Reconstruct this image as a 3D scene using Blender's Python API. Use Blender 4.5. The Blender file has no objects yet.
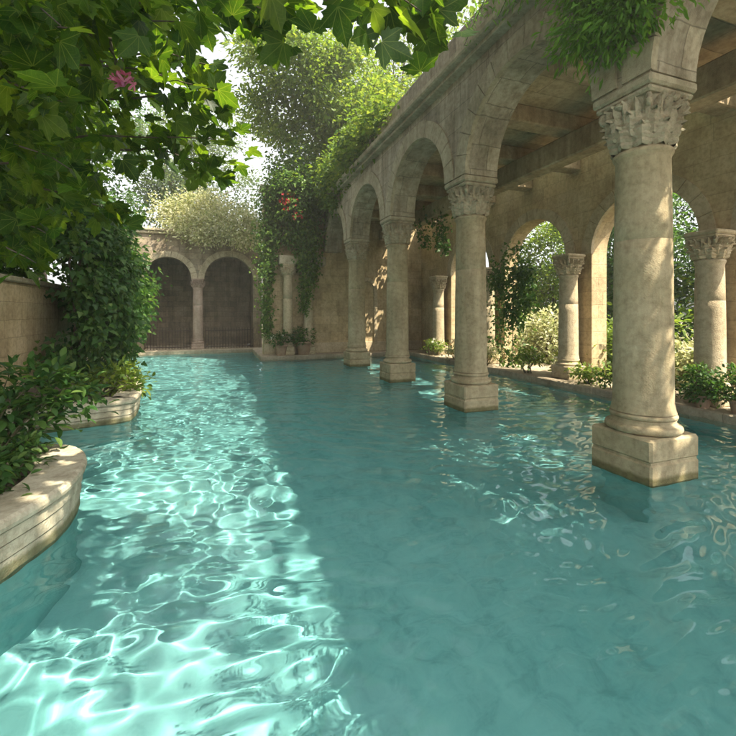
import bpy, math, random
import numpy as np
from mathutils import Vector, Matrix

# ------------------------------------------------------------------ camera, sky, sun, exposure
scn = bpy.context.scene
PI = math.pi
SUN = Vector((0.86, -1.12, 2.02)).normalized()          # direction towards the sun

cam_d = bpy.data.cameras.new('camera')
cam = bpy.data.objects.new('camera', cam_d)
scn.collection.objects.link(cam)
cam.location = (0, 0, 1.6)
cam.rotation_euler = (math.radians(90), 0, math.radians(-20))
cam_d.sensor_width = 36
cam_d.lens = 36 * 420 / 736
cam_d.shift_y = -55 / 736
cam_d.clip_start = 0.02
cam_d.clip_end = 600
scn.camera = cam

world = bpy.data.worlds.new('World')
scn.world = world
world.use_nodes = True
wt = world.node_tree
wt.nodes.clear()
sky = wt.nodes.new('ShaderNodeTexSky')
sky.sky_type = 'NISHITA'
sky.sun_disc = False
sky.sun_elevation = math.asin(SUN.z)
sky.sun_rotation = math.atan2(SUN.x, SUN.y)
sky.air_density = 1.0
sky.dust_density = 5.0
sky.ozone_density = 0.3
bg = wt.nodes.new('ShaderNodeBackground')
bg.inputs['Strength'].default_value = 0.095
wo = wt.nodes.new('ShaderNodeOutputWorld')
hz = wt.nodes.new('ShaderNodeHueSaturation')           # hazy, nearly white summer sky
hz.inputs['Saturation'].default_value = 0.22
wt.links.new(sky.outputs[0], hz.inputs['Color'])
wtc = wt.nodes.new('ShaderNodeTexCoord')                 # thin bright haze towards the horizon
wsp = wt.nodes.new('ShaderNodeSeparateXYZ')
wt.links.new(wtc.outputs['Generated'], wsp.inputs[0])
wmr = wt.nodes.new('ShaderNodeMapRange')
wmr.inputs['From Min'].default_value = 0.15
wmr.inputs['From Max'].default_value = 0.85
wmr.inputs['To Min'].default_value = 2.2
wmr.inputs['To Max'].default_value = 1.0
wt.links.new(wsp.outputs['Z'], wmr.inputs['Value'])
wmu = wt.nodes.new('ShaderNodeVectorMath')
wmu.operation = 'SCALE'
wt.links.new(hz.outputs[0], wmu.inputs[0])
wt.links.new(wmr.outputs[0], wmu.inputs['Scale'])
wt.links.new(wmu.outputs[0], bg.inputs[0])
wt.links.new(bg.outputs[0], wo.inputs[0])

sun_d = bpy.data.lights.new('sun', 'SUN')
sun_d.energy = 5.0
sun_d.angle = math.radians(0.5)
sun_d.color = (1.0, 0.90, 0.72)
sun = bpy.data.objects.new('sun', sun_d)
scn.collection.objects.link(sun)
sun.rotation_euler = (-SUN).to_track_quat('-Z', 'Y').to_euler()
sun.location = SUN * 40
sun_d.cycles.is_caustics_light = True

scn.view_settings.view_transform = 'Standard'
scn.view_settings.look = 'None'
scn.view_settings.exposure = 1.6
scn.view_settings.gamma = 1.0
scn.view_settings.use_curve_mapping = False

scn.render.engine = 'CYCLES'
cy = scn.cycles
cy.max_bounces = 10
cy.diffuse_bounces = 4
cy.glossy_bounces = 4
cy.transmission_bounces = 8
cy.transparent_max_bounces = 8
cy.volume_bounces = 0
cy.sample_clamp_indirect = 6
cy.blur_glossy = 0.5
cy.caustics_reflective = True
cy.caustics_refractive = True
cy.use_denoising = True

RNG = np.random.default_rng(7)

# ------------------------------------------------------------------ materials
def new_mat(name):
    m = bpy.data.materials.new(name)
    m.use_nodes = True
    nt = m.node_tree
    nt.nodes.clear()
    out = nt.nodes.new('ShaderNodeOutputMaterial')
    return m, nt, out

def N(nt, kind, **kw):
    n = nt.nodes.new(kind)
    for k, v in kw.items():
        if k.startswith('i_'):
            n.inputs[k[2:].replace('_', ' ')].default_value = v
        else:
            setattr(n, k, v)
    return n

def ramp(nt, src, stops):
    r = nt.nodes.new('ShaderNodeValToRGB')
    e = r.color_ramp.elements
    while len(e) < len(stops):
        e.new(0.5)
    for el, (p, c) in zip(e, stops):
        el.position = p
        el.color = (*c, 1) if len(c) == 3 else c
    nt.links.new(src, r.inputs[0])
    return r

def mixc(nt, mode, fac, a, b):
    m = nt.nodes.new('ShaderNodeMix')
    m.data_type = 'RGBA'
    m.blend_type = mode
    L = nt.links
    for sock, v in ((m.inputs[0], fac), (m.inputs[6], a), (m.inputs[7], b)):
        if isinstance(v, (int, float)):
            sock.default_value = v
        elif isinstance(v, tuple):
            sock.default_value = (*v, 1)
        else:
            L.new(v, sock)
    return m.outputs[2]

def stone_mat(name, base, dark, light, block=None, mortar=(0.16, 0.13, 0.1), stain=0.55, bump=0.5, moss=0.0, rough=0.85, joint=0.85, tide=False):
    """weathered limestone: mottled, pitted, optionally laid in blocks (UV in metres)"""
    m, nt, out = new_mat(name)
    L = nt.links
    tc = N(nt, 'ShaderNodeTexCoord')
    geo = N(nt, 'ShaderNodeNewGeometry')
    pos = geo.outputs['Position']
    n1 = N(nt, 'ShaderNodeTexNoise', i_Scale=1.7, i_Detail=8.0, i_Roughness=0.62)
    n2 = N(nt, 'ShaderNodeTexNoise', i_Scale=14.0, i_Detail=6.0, i_Roughness=0.7)
    n3 = N(nt, 'ShaderNodeTexNoise', i_Scale=70.0, i_Detail=3.0, i_Roughness=0.6)
    for n in (n1, n2, n3):
        L.new(pos, n.inputs['Vector'])
    c = ramp(nt, n1.outputs[0], [(0.3, dark), (0.5, base), (0.72, light)]).outputs[0]
    s2 = ramp(nt, n2.outputs[0], [(0.32, (0.62, 0.60, 0.56)), (0.55, (1, 1, 1)), (0.8, (1.12, 1.1, 1.05))]).outputs[0]
    c = mixc(nt, 'MULTIPLY', 0.8, c, s2)
    # vertical weather streaks
    mp = N(nt, 'ShaderNodeMapping')
    mp.inputs['Scale'].default_value = (3.2, 3.2, 0.35)
    L.new(pos, mp.inputs[0])
    n4 = N(nt, 'ShaderNodeTexNoise', i_Scale=1.6, i_Detail=7.0, i_Roughness=0.65)
    L.new(mp.outputs[0], n4.inputs['Vector'])
    st = ramp(nt, n4.outputs[0], [(0.44, (0, 0, 0)), (0.66, (1, 1, 1))]).outputs[0]
    stf = N(nt, 'ShaderNodeMath', operation='MULTIPLY'); L.new(st, stf.inputs[0]); stf.inputs[1].default_value = stain
    c = mixc(nt, 'MULTIPLY', stf.outputs[0], c, (0.42, 0.38, 0.32))
    if moss:
        n5 = N(nt, 'ShaderNodeTexNoise', i_Scale=2.3, i_Detail=9.0, i_Roughness=0.7)
        L.new(pos, n5.inputs['Vector'])
        mf = ramp(nt, n5.outputs[0], [(0.5, (0, 0, 0)), (0.7, (moss, moss, moss))]).outputs[0]
        c = mixc(nt, 'MIX', mf, c, (0.09, 0.105, 0.045))
    if tide:                                       # wet, algae-stained band at the waterline
        sp = N(nt, 'ShaderNodeSeparateXYZ'); L.new(pos, sp.inputs[0])
        zz = N(nt, 'ShaderNodeMath', operation='MULTIPLY_ADD'); L.new(n2.outputs[0], zz.inputs[0]); zz.inputs[1].default_value = -0.09; L.new(sp.outputs['Z'], zz.inputs[2])
        tf = ramp(nt, zz.outputs[0], [(0.0, (0.9, 0.9, 0.9)), (0.035, (0, 0, 0))]).outputs[0]
        c = mixc(nt, 'MULTIPLY', tf, c, (0.34, 0.36, 0.24))
    hsum = N(nt, 'ShaderNodeMath', operation='MULTIPLY_ADD')
    L.new(n2.outputs[0], hsum.inputs[0]); hsum.inputs[1].default_value = 0.6
    L.new(n3.outputs[0], hsum.inputs[2])
    h = hsum.outputs[0]
    if block:
        bw, bh = block
        nd = N(nt, 'ShaderNodeTexNoise', i_Scale=5.0, i_Detail=3.0)
        L.new(pos, nd.inputs['Vector'])
        vs = N(nt, 'ShaderNodeVectorMath', operation='MULTIPLY_ADD')
        L.new(nd.outputs['Color'], vs.inputs[0]); vs.inputs[1].default_value = (0.035, 0.035, 0)
        L.new(tc.outputs['UV'], vs.inputs[2])
        br = N(nt, 'ShaderNodeTexBrick')
        br.offset = 0.43
        br.squash = 1.25
        br.squash_frequency = 3
        br.inputs['Scale'].default_value = 1.0
        br.inputs['Mortar Size'].default_value = 0.008
        br.inputs['Mortar Smooth'].default_value = 0.6
        br.inputs['Bias'].default_value = 0.0
        br.inputs['Brick Width'].default_value = bw
        br.inputs['Row Height'].default_value = bh
        br.inputs['Color1'].default_value = (0.74, 0.71, 0.66, 1)
        br.inputs['Color2'].default_value = (1.15, 1.08, 0.98, 1)
        br.inputs['Mortar'].default_value = (0.5, 0.47, 0.42, 1)
        L.new(vs.outputs[0], br.inputs['Vector'])
        c = mixc(nt, 'MULTIPLY', joint, c, br.outputs['Color'])
        hb = N(nt, 'ShaderNodeMath', operation='MULTIPLY_ADD')
        L.new(br.outputs['Fac'], hb.inputs[0]); hb.inputs[1].default_value = -1.1
        L.new(h, hb.inputs[2])
        h = hb.outputs[0]
    bp = N(nt, 'ShaderNodeBump', i_Strength=bump, i_Distance=0.03)
    L.new(h, bp.inputs['Height'])
    p = N(nt, 'ShaderNodeBsdfPrincipled', i_Roughness=rough)
    p.inputs['Specular IOR Level'].default_value = 0.25
    L.new(c, p.inputs['Base Color'])
    L.new(bp.outputs[0], p.inputs['Normal'])
    L.new(p.outputs[0], out.inputs[0])
    return m

def leaf_mat(name, cols, trans, tfac=0.42, rough=0.45, spec=0.22, veins=False):
    """leaves: every leaf has its own tint (face attribute rnd); light comes through the blade"""
    m, nt, out = new_mat(name)
    L = nt.links
    at = N(nt, 'ShaderNodeAttribute', attribute_name='rnd')
    k = len(cols)
    c = ramp(nt, at.outputs['Fac'], [(i / (k - 1), col) for i, col in enumerate(cols)]).outputs[0]
    if veins:                                      # paler midrib and side veins, blotchy blade
        bl = N(nt, 'ShaderNodeAttribute', attribute_name='blade')
        sp = N(nt, 'ShaderNodeSeparateXYZ'); L.new(bl.outputs['Vector'], sp.inputs[0])
        def mth(op, a, b=None, c2=None):
            n = N(nt, 'ShaderNodeMath', operation=op)
            for i, v in enumerate((a, b, c2)):
                if v is None: continue
                if isinstance(v, (int, float)): n.inputs[i].default_value = v
                else: L.new(v, n.inputs[i])
            return n.outputs[0]
        ax = mth('ABSOLUTE', sp.outputs['X'])
        ang = mth('ARCTAN2', ax, sp.outputs['Y'])
        rad = mth('SQRT', mth('ADD', mth('MULTIPLY', ax, ax), mth('MULTIPLY', sp.outputs['Y'], sp.outputs['Y'])))
        dd = mth('MINIMUM', mth('MINIMUM', ang, mth('ABSOLUTE', mth('SUBTRACT', ang, 0.52))), mth('ABSOLUTE', mth('SUBTRACT', ang, 1.02)))
        dist = mth('MULTIPLY', dd, rad)
        rib = mth('ABSOLUTE', mth('SUBTRACT', mth('FRACT', mth('MULTIPLY', mth('SUBTRACT', rad, mth('MULTIPLY', dd, 0.7)), 8.0)), 0.5))
        vm = mth('MAXIMUM', mth('LESS_THAN', dist, 0.011), mth('MULTIPLY', mth('LESS_THAN', rib, 0.05), 0.45))
        geo = N(nt, 'ShaderNodeNewGeometry')
        nb = N(nt, 'ShaderNodeTexNoise', i_Scale=22.0, i_Detail=4.0)
        L.new(geo.outputs['Position'], nb.inputs['Vector'])
        c = mixc(nt, 'MULTIPLY', 1.0, c, ramp(nt, nb.outputs[0], [(0.3, (0.75, 0.78, 0.7)), (0.7, (1.2, 1.15, 1.1))]).outputs[0])
        c = mixc(nt, 'MIX', mth('MULTIPLY', vm, 0.55), c, (0.11, 0.15, 0.045))
    t = mixc(nt, 'MULTIPLY', 1.0, c, trans)
    p = N(nt, 'ShaderNodeBsdfPrincipled', i_Roughness=rough)
    p.inputs['Specular IOR Level'].default_value = spec
    L.new(c, p.inputs['Base Color'])
    tr = N(nt, 'ShaderNodeBsdfTranslucent')
    L.new(t, tr.inputs[0])
    mx = N(nt, 'ShaderNodeMixShader')
    mx.inputs[0].default_value = tfac
    L.new(p.outputs[0], mx.inputs[1]); L.new(tr.outputs[0], mx.inputs[2])
    L.new(mx.outputs[0], out.inputs[0])
    return m

def plain_mat(name, c1, c2, scale=6.0, rough=0.8, bump=0.3, metallic=0.0):
    m, nt, out = new_mat(name)
    L = nt.links
    geo = N(nt, 'ShaderNodeNewGeometry')
    n1 = N(nt, 'ShaderNodeTexNoise', i_Scale=scale, i_Detail=8.0, i_Roughness=0.65)
    L.new(geo.outputs['Position'], n1.inputs['Vector'])
    c = ramp(nt, n1.outputs[0], [(0.3, c1), (0.7, c2)]).outputs[0]
    bp = N(nt, 'ShaderNodeBump', i_Strength=bump, i_Distance=0.02)
    L.new(n1.outputs[0], bp.inputs['Height'])
    p = N(nt, 'ShaderNodeBsdfPrincipled', i_Roughness=rough, i_Metallic=metallic)
    L.new(c, p.inputs['Base Color'])
    L.new(bp.outputs[0], p.inputs['Normal'])
    L.new(p.outputs[0], out.inputs[0])
    return m

M = {}
M['ashlar'] = stone_mat('ashlar', (0.36, 0.30, 0.215), (0.22, 0.185, 0.13), (0.46, 0.40, 0.30), block=(0.62, 0.31), stain=0.6, moss=0.25)
M['facade'] = stone_mat('facade', (0.43, 0.385, 0.305), (0.28, 0.25, 0.195), (0.54, 0.49, 0.40), block=(0.7, 0.36), stain=0.7, moss=0.3)
M['column'] = stone_mat('column_stone', (0.42, 0.345, 0.215), (0.32, 0.265, 0.155), (0.49, 0.41, 0.27), stain=0.45, bump=0.24, moss=0.22, tide=True)
M['carved'] = stone_mat('carved_stone', (0.42, 0.36, 0.25), (0.29, 0.24, 0.16), (0.50, 0.43, 0.31), stain=0.4, bump=0.5, moss=0.2)
M['gold'] = stone_mat('golden_stone', (0.52, 0.41, 0.25), (0.39, 0.30, 0.175), (0.60, 0.49, 0.32), block=(0.62, 0.3), stain=0.28, joint=0.5)
M['goldcol'] = stone_mat('golden_column_stone', (0.50, 0.41, 0.27), (0.38, 0.31, 0.195), (0.58, 0.49, 0.34), stain=0.25)
M['old'] = stone_mat('old_stone', (0.29, 0.245, 0.185), (0.18, 0.15, 0.11), (0.38, 0.33, 0.26), block=(0.45, 0.24), stain=0.7, moss=0.4)
M['pink'] = stone_mat('pink_stone', (0.34, 0.255, 0.2), (0.24, 0.18, 0.14), (0.42, 0.33, 0.27), stain=0.4)
M['planter'] = stone_mat('planter_stone', (0.44, 0.395, 0.295), (0.32, 0.28, 0.20), (0.52, 0.475, 0.37), stain=0.55, bump=0.4, moss=0.14, tide=True)
M['paving'] = stone_mat('paving_stone', (0.40, 0.35, 0.27), (0.27, 0.23, 0.17), (0.48, 0.43, 0.34), block=(0.9, 0.6), stain=0.2)
M['ceiling'] = stone_mat('ceiling_stone', (0.48, 0.37, 0.23), (0.32, 0.24, 0.14), (0.56, 0.45, 0.30), block=(1.1, 0.42), stain=0.35)
M['beam'] = stone_mat('beam_wood', (0.42, 0.315, 0.19), (0.28, 0.20, 0.115), (0.50, 0.39, 0.25), stain=0.6)
M['soil'] = plain_mat('soil', (0.035, 0.024, 0.016), (0.09, 0.062, 0.04), 14, 0.95, 0.9)
M['earth'] = plain_mat('earth', (0.11, 0.10, 0.06), (0.24, 0.20, 0.13), 3, 0.95, 0.8)
M['bark'] = plain_mat('bark', (0.05, 0.038, 0.027), (0.14, 0.11, 0.08), 18, 0.9, 0.9)
M['stem'] = plain_mat('stem', (0.045, 0.05, 0.02), (0.10, 0.085, 0.04), 18, 0.8, 0.5)
M['iron'] = plain_mat('iron', (0.03, 0.024, 0.02), (0.08, 0.05, 0.035), 30, 0.55, 0.3, 0.6)
M['terra'] = plain_mat('terracotta', (0.24, 0.145, 0.09), (0.36, 0.24, 0.16), 7, 0.85, 0.4)
M['maple'] = leaf_mat('maple_leaf', [(0.013, 0.037, 0.006), (0.023, 0.058, 0.008), (0.034, 0.075, 0.011), (0.056, 0.095, 0.013)], (4.2, 3.7, 0.9), 0.5, veins=True)
M['dark'] = leaf_mat('dark_leaf', [(0.014, 0.042, 0.010), (0.028, 0.07, 0.014), (0.045, 0.10, 0.02), (0.07, 0.125, 0.025)], (2.2, 2.3, 0.9), 0.36)
M['ivy'] = leaf_mat('ivy_leaf', [(0.022, 0.062, 0.016), (0.04, 0.10, 0.024), (0.06, 0.125, 0.03), (0.10, 0.16, 0.04)], (2.0, 2.0, 0.9), 0.36)
M['fresh'] = leaf_mat('fresh_leaf', [(0.06, 0.11, 0.02), (0.09, 0.155, 0.028), (0.12, 0.185, 0.035), (0.17, 0.215, 0.05)], (2.2, 2.0, 0.9), 0.45)
M['vine'] = leaf_mat('vine_leaf', [(0.035, 0.085, 0.016), (0.06, 0.125, 0.022), (0.09, 0.16, 0.03), (0.14, 0.20, 0.045)], (2.2, 2.1, 0.9), 0.42)
M['vivid'] = leaf_mat('vivid_leaf', [(0.06, 0.15, 0.018), (0.095, 0.21, 0.026), (0.13, 0.25, 0.035)], (2.3, 2.2, 0.9), 0.45)
M['pale'] = leaf_mat('pale_leaf', [(0.20, 0.25, 0.09), (0.36, 0.38, 0.20), (0.52, 0.52, 0.34), (0.58, 0.57, 0.42)], (1.3, 1.25, 0.9), 0.45)
M['silver'] = leaf_mat('silver_leaf', [(0.06, 0.10, 0.05), (0.09, 0.13, 0.06), (0.12, 0.16, 0.08)], (1.9, 1.9, 1.0), 0.42)
M['red'] = leaf_mat('red_petal', [(0.45, 0.03, 0.02), (0.55, 0.07, 0.05), (0.5, 0.05, 0.09)], (1.2, 0.9, 0.9), 0.4)
M['pinkp'] = leaf_mat('pink_petal', [(0.55, 0.12, 0.24), (0.68, 0.24, 0.36), (0.6, 0.16, 0.32)], (1.1, 0.9, 1.0), 0.4)
M['white'] = leaf_mat('white_petal', [(0.6, 0.58, 0.45), (0.75, 0.73, 0.6), (0.7, 0.7, 0.55)], (1.0, 1.0, 0.9), 0.4)

# ------------------------------------------------------------------ mesh building
class MB:
    def __init__(self):
        self.v = []; self.f = []; self.sm = []
    def add(self, verts, faces, smooth=False):
        b = len(self.v)
        self.v.extend(verts)
        for f in faces:
            self.f.append(tuple(i + b for i in f)); self.sm.append(smooth)
    def box(self, x0, x1, y0, y1, z0, z1, ch=0.012, jit=0.0):
        """box with chamfered edges"""
        ch = min(ch, (x1 - x0) * 0.4, (y1 - y0) * 0.4, (z1 - z0) * 0.4)
        lo = (x0, y0, z0); hi = (x1, y1, z1)
        vs = []; idx = {}
        for sx in (0, 1):
            for sy in (0, 1):
                for sz in (0, 1):
                    s = (sx, sy, sz)
                    for ax in range(3):
                        p = []
                        for k in range(3):
                            base = hi[k] if s[k] else lo[k]
                            if k != ax:
                                base += -ch if s[k] else ch
                            p.append(base + (random.uniform(-jit, jit) if jit else 0))
                        idx[(s, ax)] = len(vs); vs.append(tuple(p))
        fs = []
        for ax in range(3):
            o = [k for k in range(3) if k != ax]
            for sd in (0, 1):
                def key(a, b):
                    s = [0, 0, 0]; s[ax] = sd; s[o[0]] = a; s[o[1]] = b
                    return idx[(tuple(s), ax)]
                q = [key(0, 0), key(1, 0), key(1, 1), key(0, 1)]
                flip = (sd == 0) ^ (ax == 1)
                fs.append(tuple(reversed(q)) if flip else tuple(q))
        for ax in range(3):                     # edge chamfers: edges along ax
            o = [k for k in range(3) if k != ax]
            for a in (0, 1):
                for b in (0, 1):
                    s0 = [0, 0, 0]; s0[o[0]] = a; s0[o[1]] = b
                    s1 = list(s0); s1[ax] = 1
                    s0 = tuple(s0); s1 = tuple(s1)
                    fs.append((idx[(s0, o[0])], idx[(s1, o[0])], idx[(s1, o[1])], idx[(s0, o[1])]))
        for sx in (0, 1):
            for sy in (0, 1):
                for sz in (0, 1):
                    s = (sx, sy, sz)
                    fs.append((idx[(s, 0)], idx[(s, 1)], idx[(s, 2)]))
        self.add(vs, fs)
    def lathe(self, prof, seg=48, cx=0, cy=0, smooth=True, cap=True):
        vs = []; fs = []
        for r, z in prof:
            for k in range(seg):
                a = 2 * PI * k / seg
                vs.append((cx + r * math.cos(a), cy + r * math.sin(a), z))
        for i in range(len(prof) - 1):
            for k in range(seg):
                k2 = (k + 1) % seg
                fs.append((i * seg + k, i * seg + k2, (i + 1) * seg + k2, (i + 1) * seg + k))
        self.add(vs, fs, smooth)
        if cap:
            b = len(prof) - 1
            self.add([vs[k] for k in range(seg)], [tuple(reversed(range(seg)))])
            self.add([vs[b * seg + k] for k in range(seg)], [tuple(range(seg))])
    def tube(self, pts, r, seg=7, taper=None, smooth=True):
        pts = [Vector(p) for p in pts]
        n = len(pts); vs = []; fs = []
        up = Vector((0.13, 0.2, 1)).normalized()
        for i, p in enumerate(pts):
            t = (pts[min(i + 1, n - 1)] - pts[max(i - 1, 0)])
            t = t.normalized() if t.length > 1e-9 else Vector((0, 0, 1))
            a = t.cross(up)
            if a.length < 1e-3:
                a = t.cross(Vector((1, 0, 0)))
            a.normalize(); b = t.cross(a)
            rr = r if taper is None else r + (taper - r) * i / (n - 1)
            for k in range(seg):
                w = 2 * PI * k / seg
                vs.append(tuple(p + a * (rr * math.cos(w)) + b * (rr * math.sin(w))))
        for i in range(n - 1):
            for k in range(seg):
                k2 = (k + 1) % seg
                fs.append((i * seg + k, i * seg + k2, (i + 1) * seg + k2, (i + 1) * seg + k))
        fs.append(tuple(range(seg))); fs.append(tuple((n - 1) * seg + k for k in reversed(range(seg))))
        self.add(vs, fs, smooth)
    def build(self, name, mat, parent=None):
        me = bpy.data.meshes.new(name)
        me.from_pydata(self.v, [], self.f)
        me.polygons.foreach_set('use_smooth', self.sm)
        me.materials.append(mat)
        me.update()
        box_uv(me)
        o = bpy.data.objects.new(name, me)
        scn.collection.objects.link(o)
        if parent is not None:
            o.parent = parent
        return o

def box_uv(me):
    """metre UVs, projected along each face's main axis"""
    nl = len(me.loops); nf = len(me.polygons)
    uv = me.uv_layers.new(name='uv')
    co = np.empty(len(me.vertices) * 3); me.vertices.foreach_get('co', co); co = co.reshape(-1, 3)
    li = np.empty(nl, int); me.loops.foreach_get('vertex_index', li)
    nor = np.empty(nf * 3); me.polygons.foreach_get('normal', nor); nor = np.abs(nor.reshape(-1, 3))
    tot = np.empty(nf, int); me.polygons.foreach_get('loop_total', tot)
    ax = np.repeat(nor.argmax(1), tot)
    p = co[li]
    u = np.where(ax == 0, p[:, 1], p[:, 0]); v = np.where(ax == 2, p[:, 1], p[:, 2])
    uv.data.foreach_set('uv', np.stack([u, v], 1).ravel())

def tag(o, label=None, cat=None, group=None, kind=None):
    if label: o['label'] = label
    if cat: o['category'] = cat
    if group: o['group'] = group
    if kind: o['kind'] = kind
    return o

def thing(name, loc, label, cat, group=None, rz=0.0, kind=None):
    o = bpy.data.objects.new(name, None)
    o.empty_display_size = 0.1
    scn.collection.objects.link(o)
    o.location = loc
    o.rotation_euler = (0, 0, rz)
    return tag(o, label, cat, group, kind)

def dup(root, loc, rz, label, group=None):
    """a copy of a thing with copies of its parts and sub-parts"""
    r = root.copy(); scn.collection.objects.link(r)
    r.location = loc; r.rotation_euler = (0, 0, rz); r['label'] = label
    if group: r['group'] = group
    for ch in list(root.children):
        c = ch.copy(); scn.collection.objects.link(c); c.parent = r
        for g in list(ch.children):
            d = g.copy(); scn.collection.objects.link(d); d.parent = c
    return r

# ------------------------------------------------------------------ leaves
def fold(pts, cen, fz=0.10, droop=0.22):
    full = list(pts) + [(-x, y) for x, y in reversed(pts[1:-1])]
    v = [(cen[0], cen[1], 0.0)] + [(x, y, 0.0) for x, y in full]
    a = np.array(v, float)
    a[:, 2] = fz * np.abs(a[:, 0]) - droop * (a[:, 1] - cen[1]) ** 2 - 0.12 * a[:, 0] ** 2
    k = len(full)
    tris = [(0, 1 + i, 1 + (i + 1) % k) for i in range(k)]
    return a, np.array(tris)
T_MAPLE = fold([(0, 0.02), (0.10, -0.06), (0.24, -0.12), (0.30, -0.03), (0.45, 0.0), (0.40, 0.10), (0.55, 0.24), (0.60, 0.40), (0.46, 0.38),
                (0.36, 0.42), (0.25, 0.42), (0.29, 0.56), (0.24, 0.64), (0.22, 0.76), (0.11, 0.82), (0.0, 1.0)], (0, 0.25))
T_IVY = fold([(0, 0), (0.18, -0.10), (0.40, 0.08), (0.36, 0.26), (0.22, 0.36), (0.24, 0.52), (0.13, 0.74), (0, 1)], (0, 0.3), 0.12)
T_OVAL = fold([(0, 0), (0.16, 0.16), (0.25, 0.42), (0.18, 0.72), (0, 1)], (0, 0.45), 0.35, 0.3)
T_LANCE = fold([(0, 0), (0.12, 0.3), (0.10, 0.65), (0, 1)], (0, 0.45), 0.4, 0.3)
T_QUAD = fold([(0, 0), (0.27, 0.45), (0, 1)], (0, 0.45), 0.35, 0.3)

def flower_tmpl():
    v = [(0, 0, 0.0)]
    for k in range(30):
        w = 2 * PI * k / 30
        r = 0.5 * (0.62 + 0.38 * math.cos(5 * w))
        v.append((r * math.cos(w), r * math.sin(w), 0.5 * r))
    return np.array(v), np.array([(0, 1 + k, 1 + (k + 1) % 30) for k in range(30)])
T_FLOWER = flower_tmpl()

def unit(a):
    return a / np.maximum(np.linalg.norm(a, axis=1, keepdims=True), 1e-9)

def leaf_obj(name, P, D, Nn, S, tmpl, mat, parent=None, rng=RNG):
    """one leaf per row: P base point, D tip direction, Nn blade normal, S length"""
    tv, tt = tmpl
    D = unit(D)
    X = unit(np.cross(D, Nn)); Nn = np.cross(X, D)
    n = len(P); k = len(tv)
    V = (P[:, None, :] + S[:, None, None] * (tv[None, :, 0:1] * X[:, None, :] + tv[None, :, 1:2] * D[:, None, :] + tv[None, :, 2:3] * Nn[:, None, :]))
    F = (tt[None] + (np.arange(n) * k)[:, None, None]).reshape(-1, 3)
    me = bpy.data.meshes.new(name)
    me.vertices.add(n * k); me.vertices.foreach_set('co', V.ravel())
    nf = len(F)
    me.loops.add(nf * 3); me.loops.foreach_set('vertex_index', F.ravel().astype(np.int32))
    me.polygons.add(nf)
    me.polygons.foreach_set('loop_start', np.arange(0, nf * 3, 3, dtype=np.int32))
    me.update(calc_edges=True)
    at = me.attributes.new('rnd', 'FLOAT', 'FACE')
    at.data.foreach_set('value', np.repeat(rng.random(n), len(tt)).astype(np.float32))
    if tmpl is T_MAPLE:
        lc = me.attributes.new('blade', 'FLOAT_VECTOR', 'POINT')
        lc.data.foreach_set('vector', np.tile(tv, (n, 1)).astype(np.float32).ravel())
    me.polygons.foreach_set('use_smooth', np.ones(nf, bool))
    me.materials.append(mat)
    me.validate()
    o = bpy.data.objects.new(name, me)
    scn.collection.objects.link(o)
    if parent is not None:
        o.parent = parent
    return o

def in_ellipsoid(n, c, r, rng, shell=0.0):
    d = unit(rng.normal(size=(n, 3)))
    rad = (shell + (1 - shell) * rng.random((n, 1)) ** (1 / 3)) if shell else rng.random((n, 1)) ** (1 / 3)
    return np.array(c) + d * rad * np.array(r)

def clumps(centers, per, cr, size, rng, core=None, up=0.7, out=0.5, rnd=0.7, down=0.5, flat=0.6):
    """leaves in flattened balls about the clump centres"""
    C = np.repeat(centers, per, 0)
    n = len(C)
    off = rng.normal(size=(n, 3)) * cr * 0.55
    off[:, 2] *= flat
    P = C + off
    core = np.array(core if core is not None else centers.mean(0))
    o = unit(P - core)
    Nn = unit(o * out + np.array([0, 0, up]) + rng.normal(size=(n, 3)) * rnd * 0.6)
    D = unit(unit(off + 1e-6) * 0.8 + o * 0.3 + np.array([0, 0, -down]) + rng.normal(size=(n, 3)) * 0.45)
    S = size * rng.uniform(0.65, 1.25, n)
    return P, D, Nn, S

def cat(parts):
    return [np.concatenate(x) for x in zip(*parts)]

def pix(u, v, depth):
    """world point seen at photo pixel u, v at a distance along the camera axis (for measuring off the photo)"""
    lat = (u - 368) / 420 * depth
    s, c = math.sin(math.radians(20)), math.cos(math.radians(20))
    return (lat * c + depth * s, -lat * s + depth * c, 1.6 + (313 - v) / 420 * depth)

# ------------------------------------------------------------------ setting: ground, pool, water, paving
WX0, WX1, WY0, WY1 = -3.1, 7.0, -4.0, 18.0     # pool rectangle
def ring_sheet(name, mat, z, big):
    m = MB()
    xs = [-big, WX0 - 0.05, WX1 + 0.15, big]; ys = [-big, WY0 - 0.2, WY1 + 0.15, big]
    for i in range(3):
        for j in range(3):
            if i == 1 and j == 1:
                continue
            m.add([(xs[i], ys[j], z), (xs[i + 1], ys[j], z), (xs[i + 1], ys[j + 1], z), (xs[i], ys[j + 1], z)], [(0, 1, 2, 3)])
    return tag(m.build(name, mat), kind='structure')
ring_sheet('ground', M['earth'], 0.06, 220)

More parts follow.
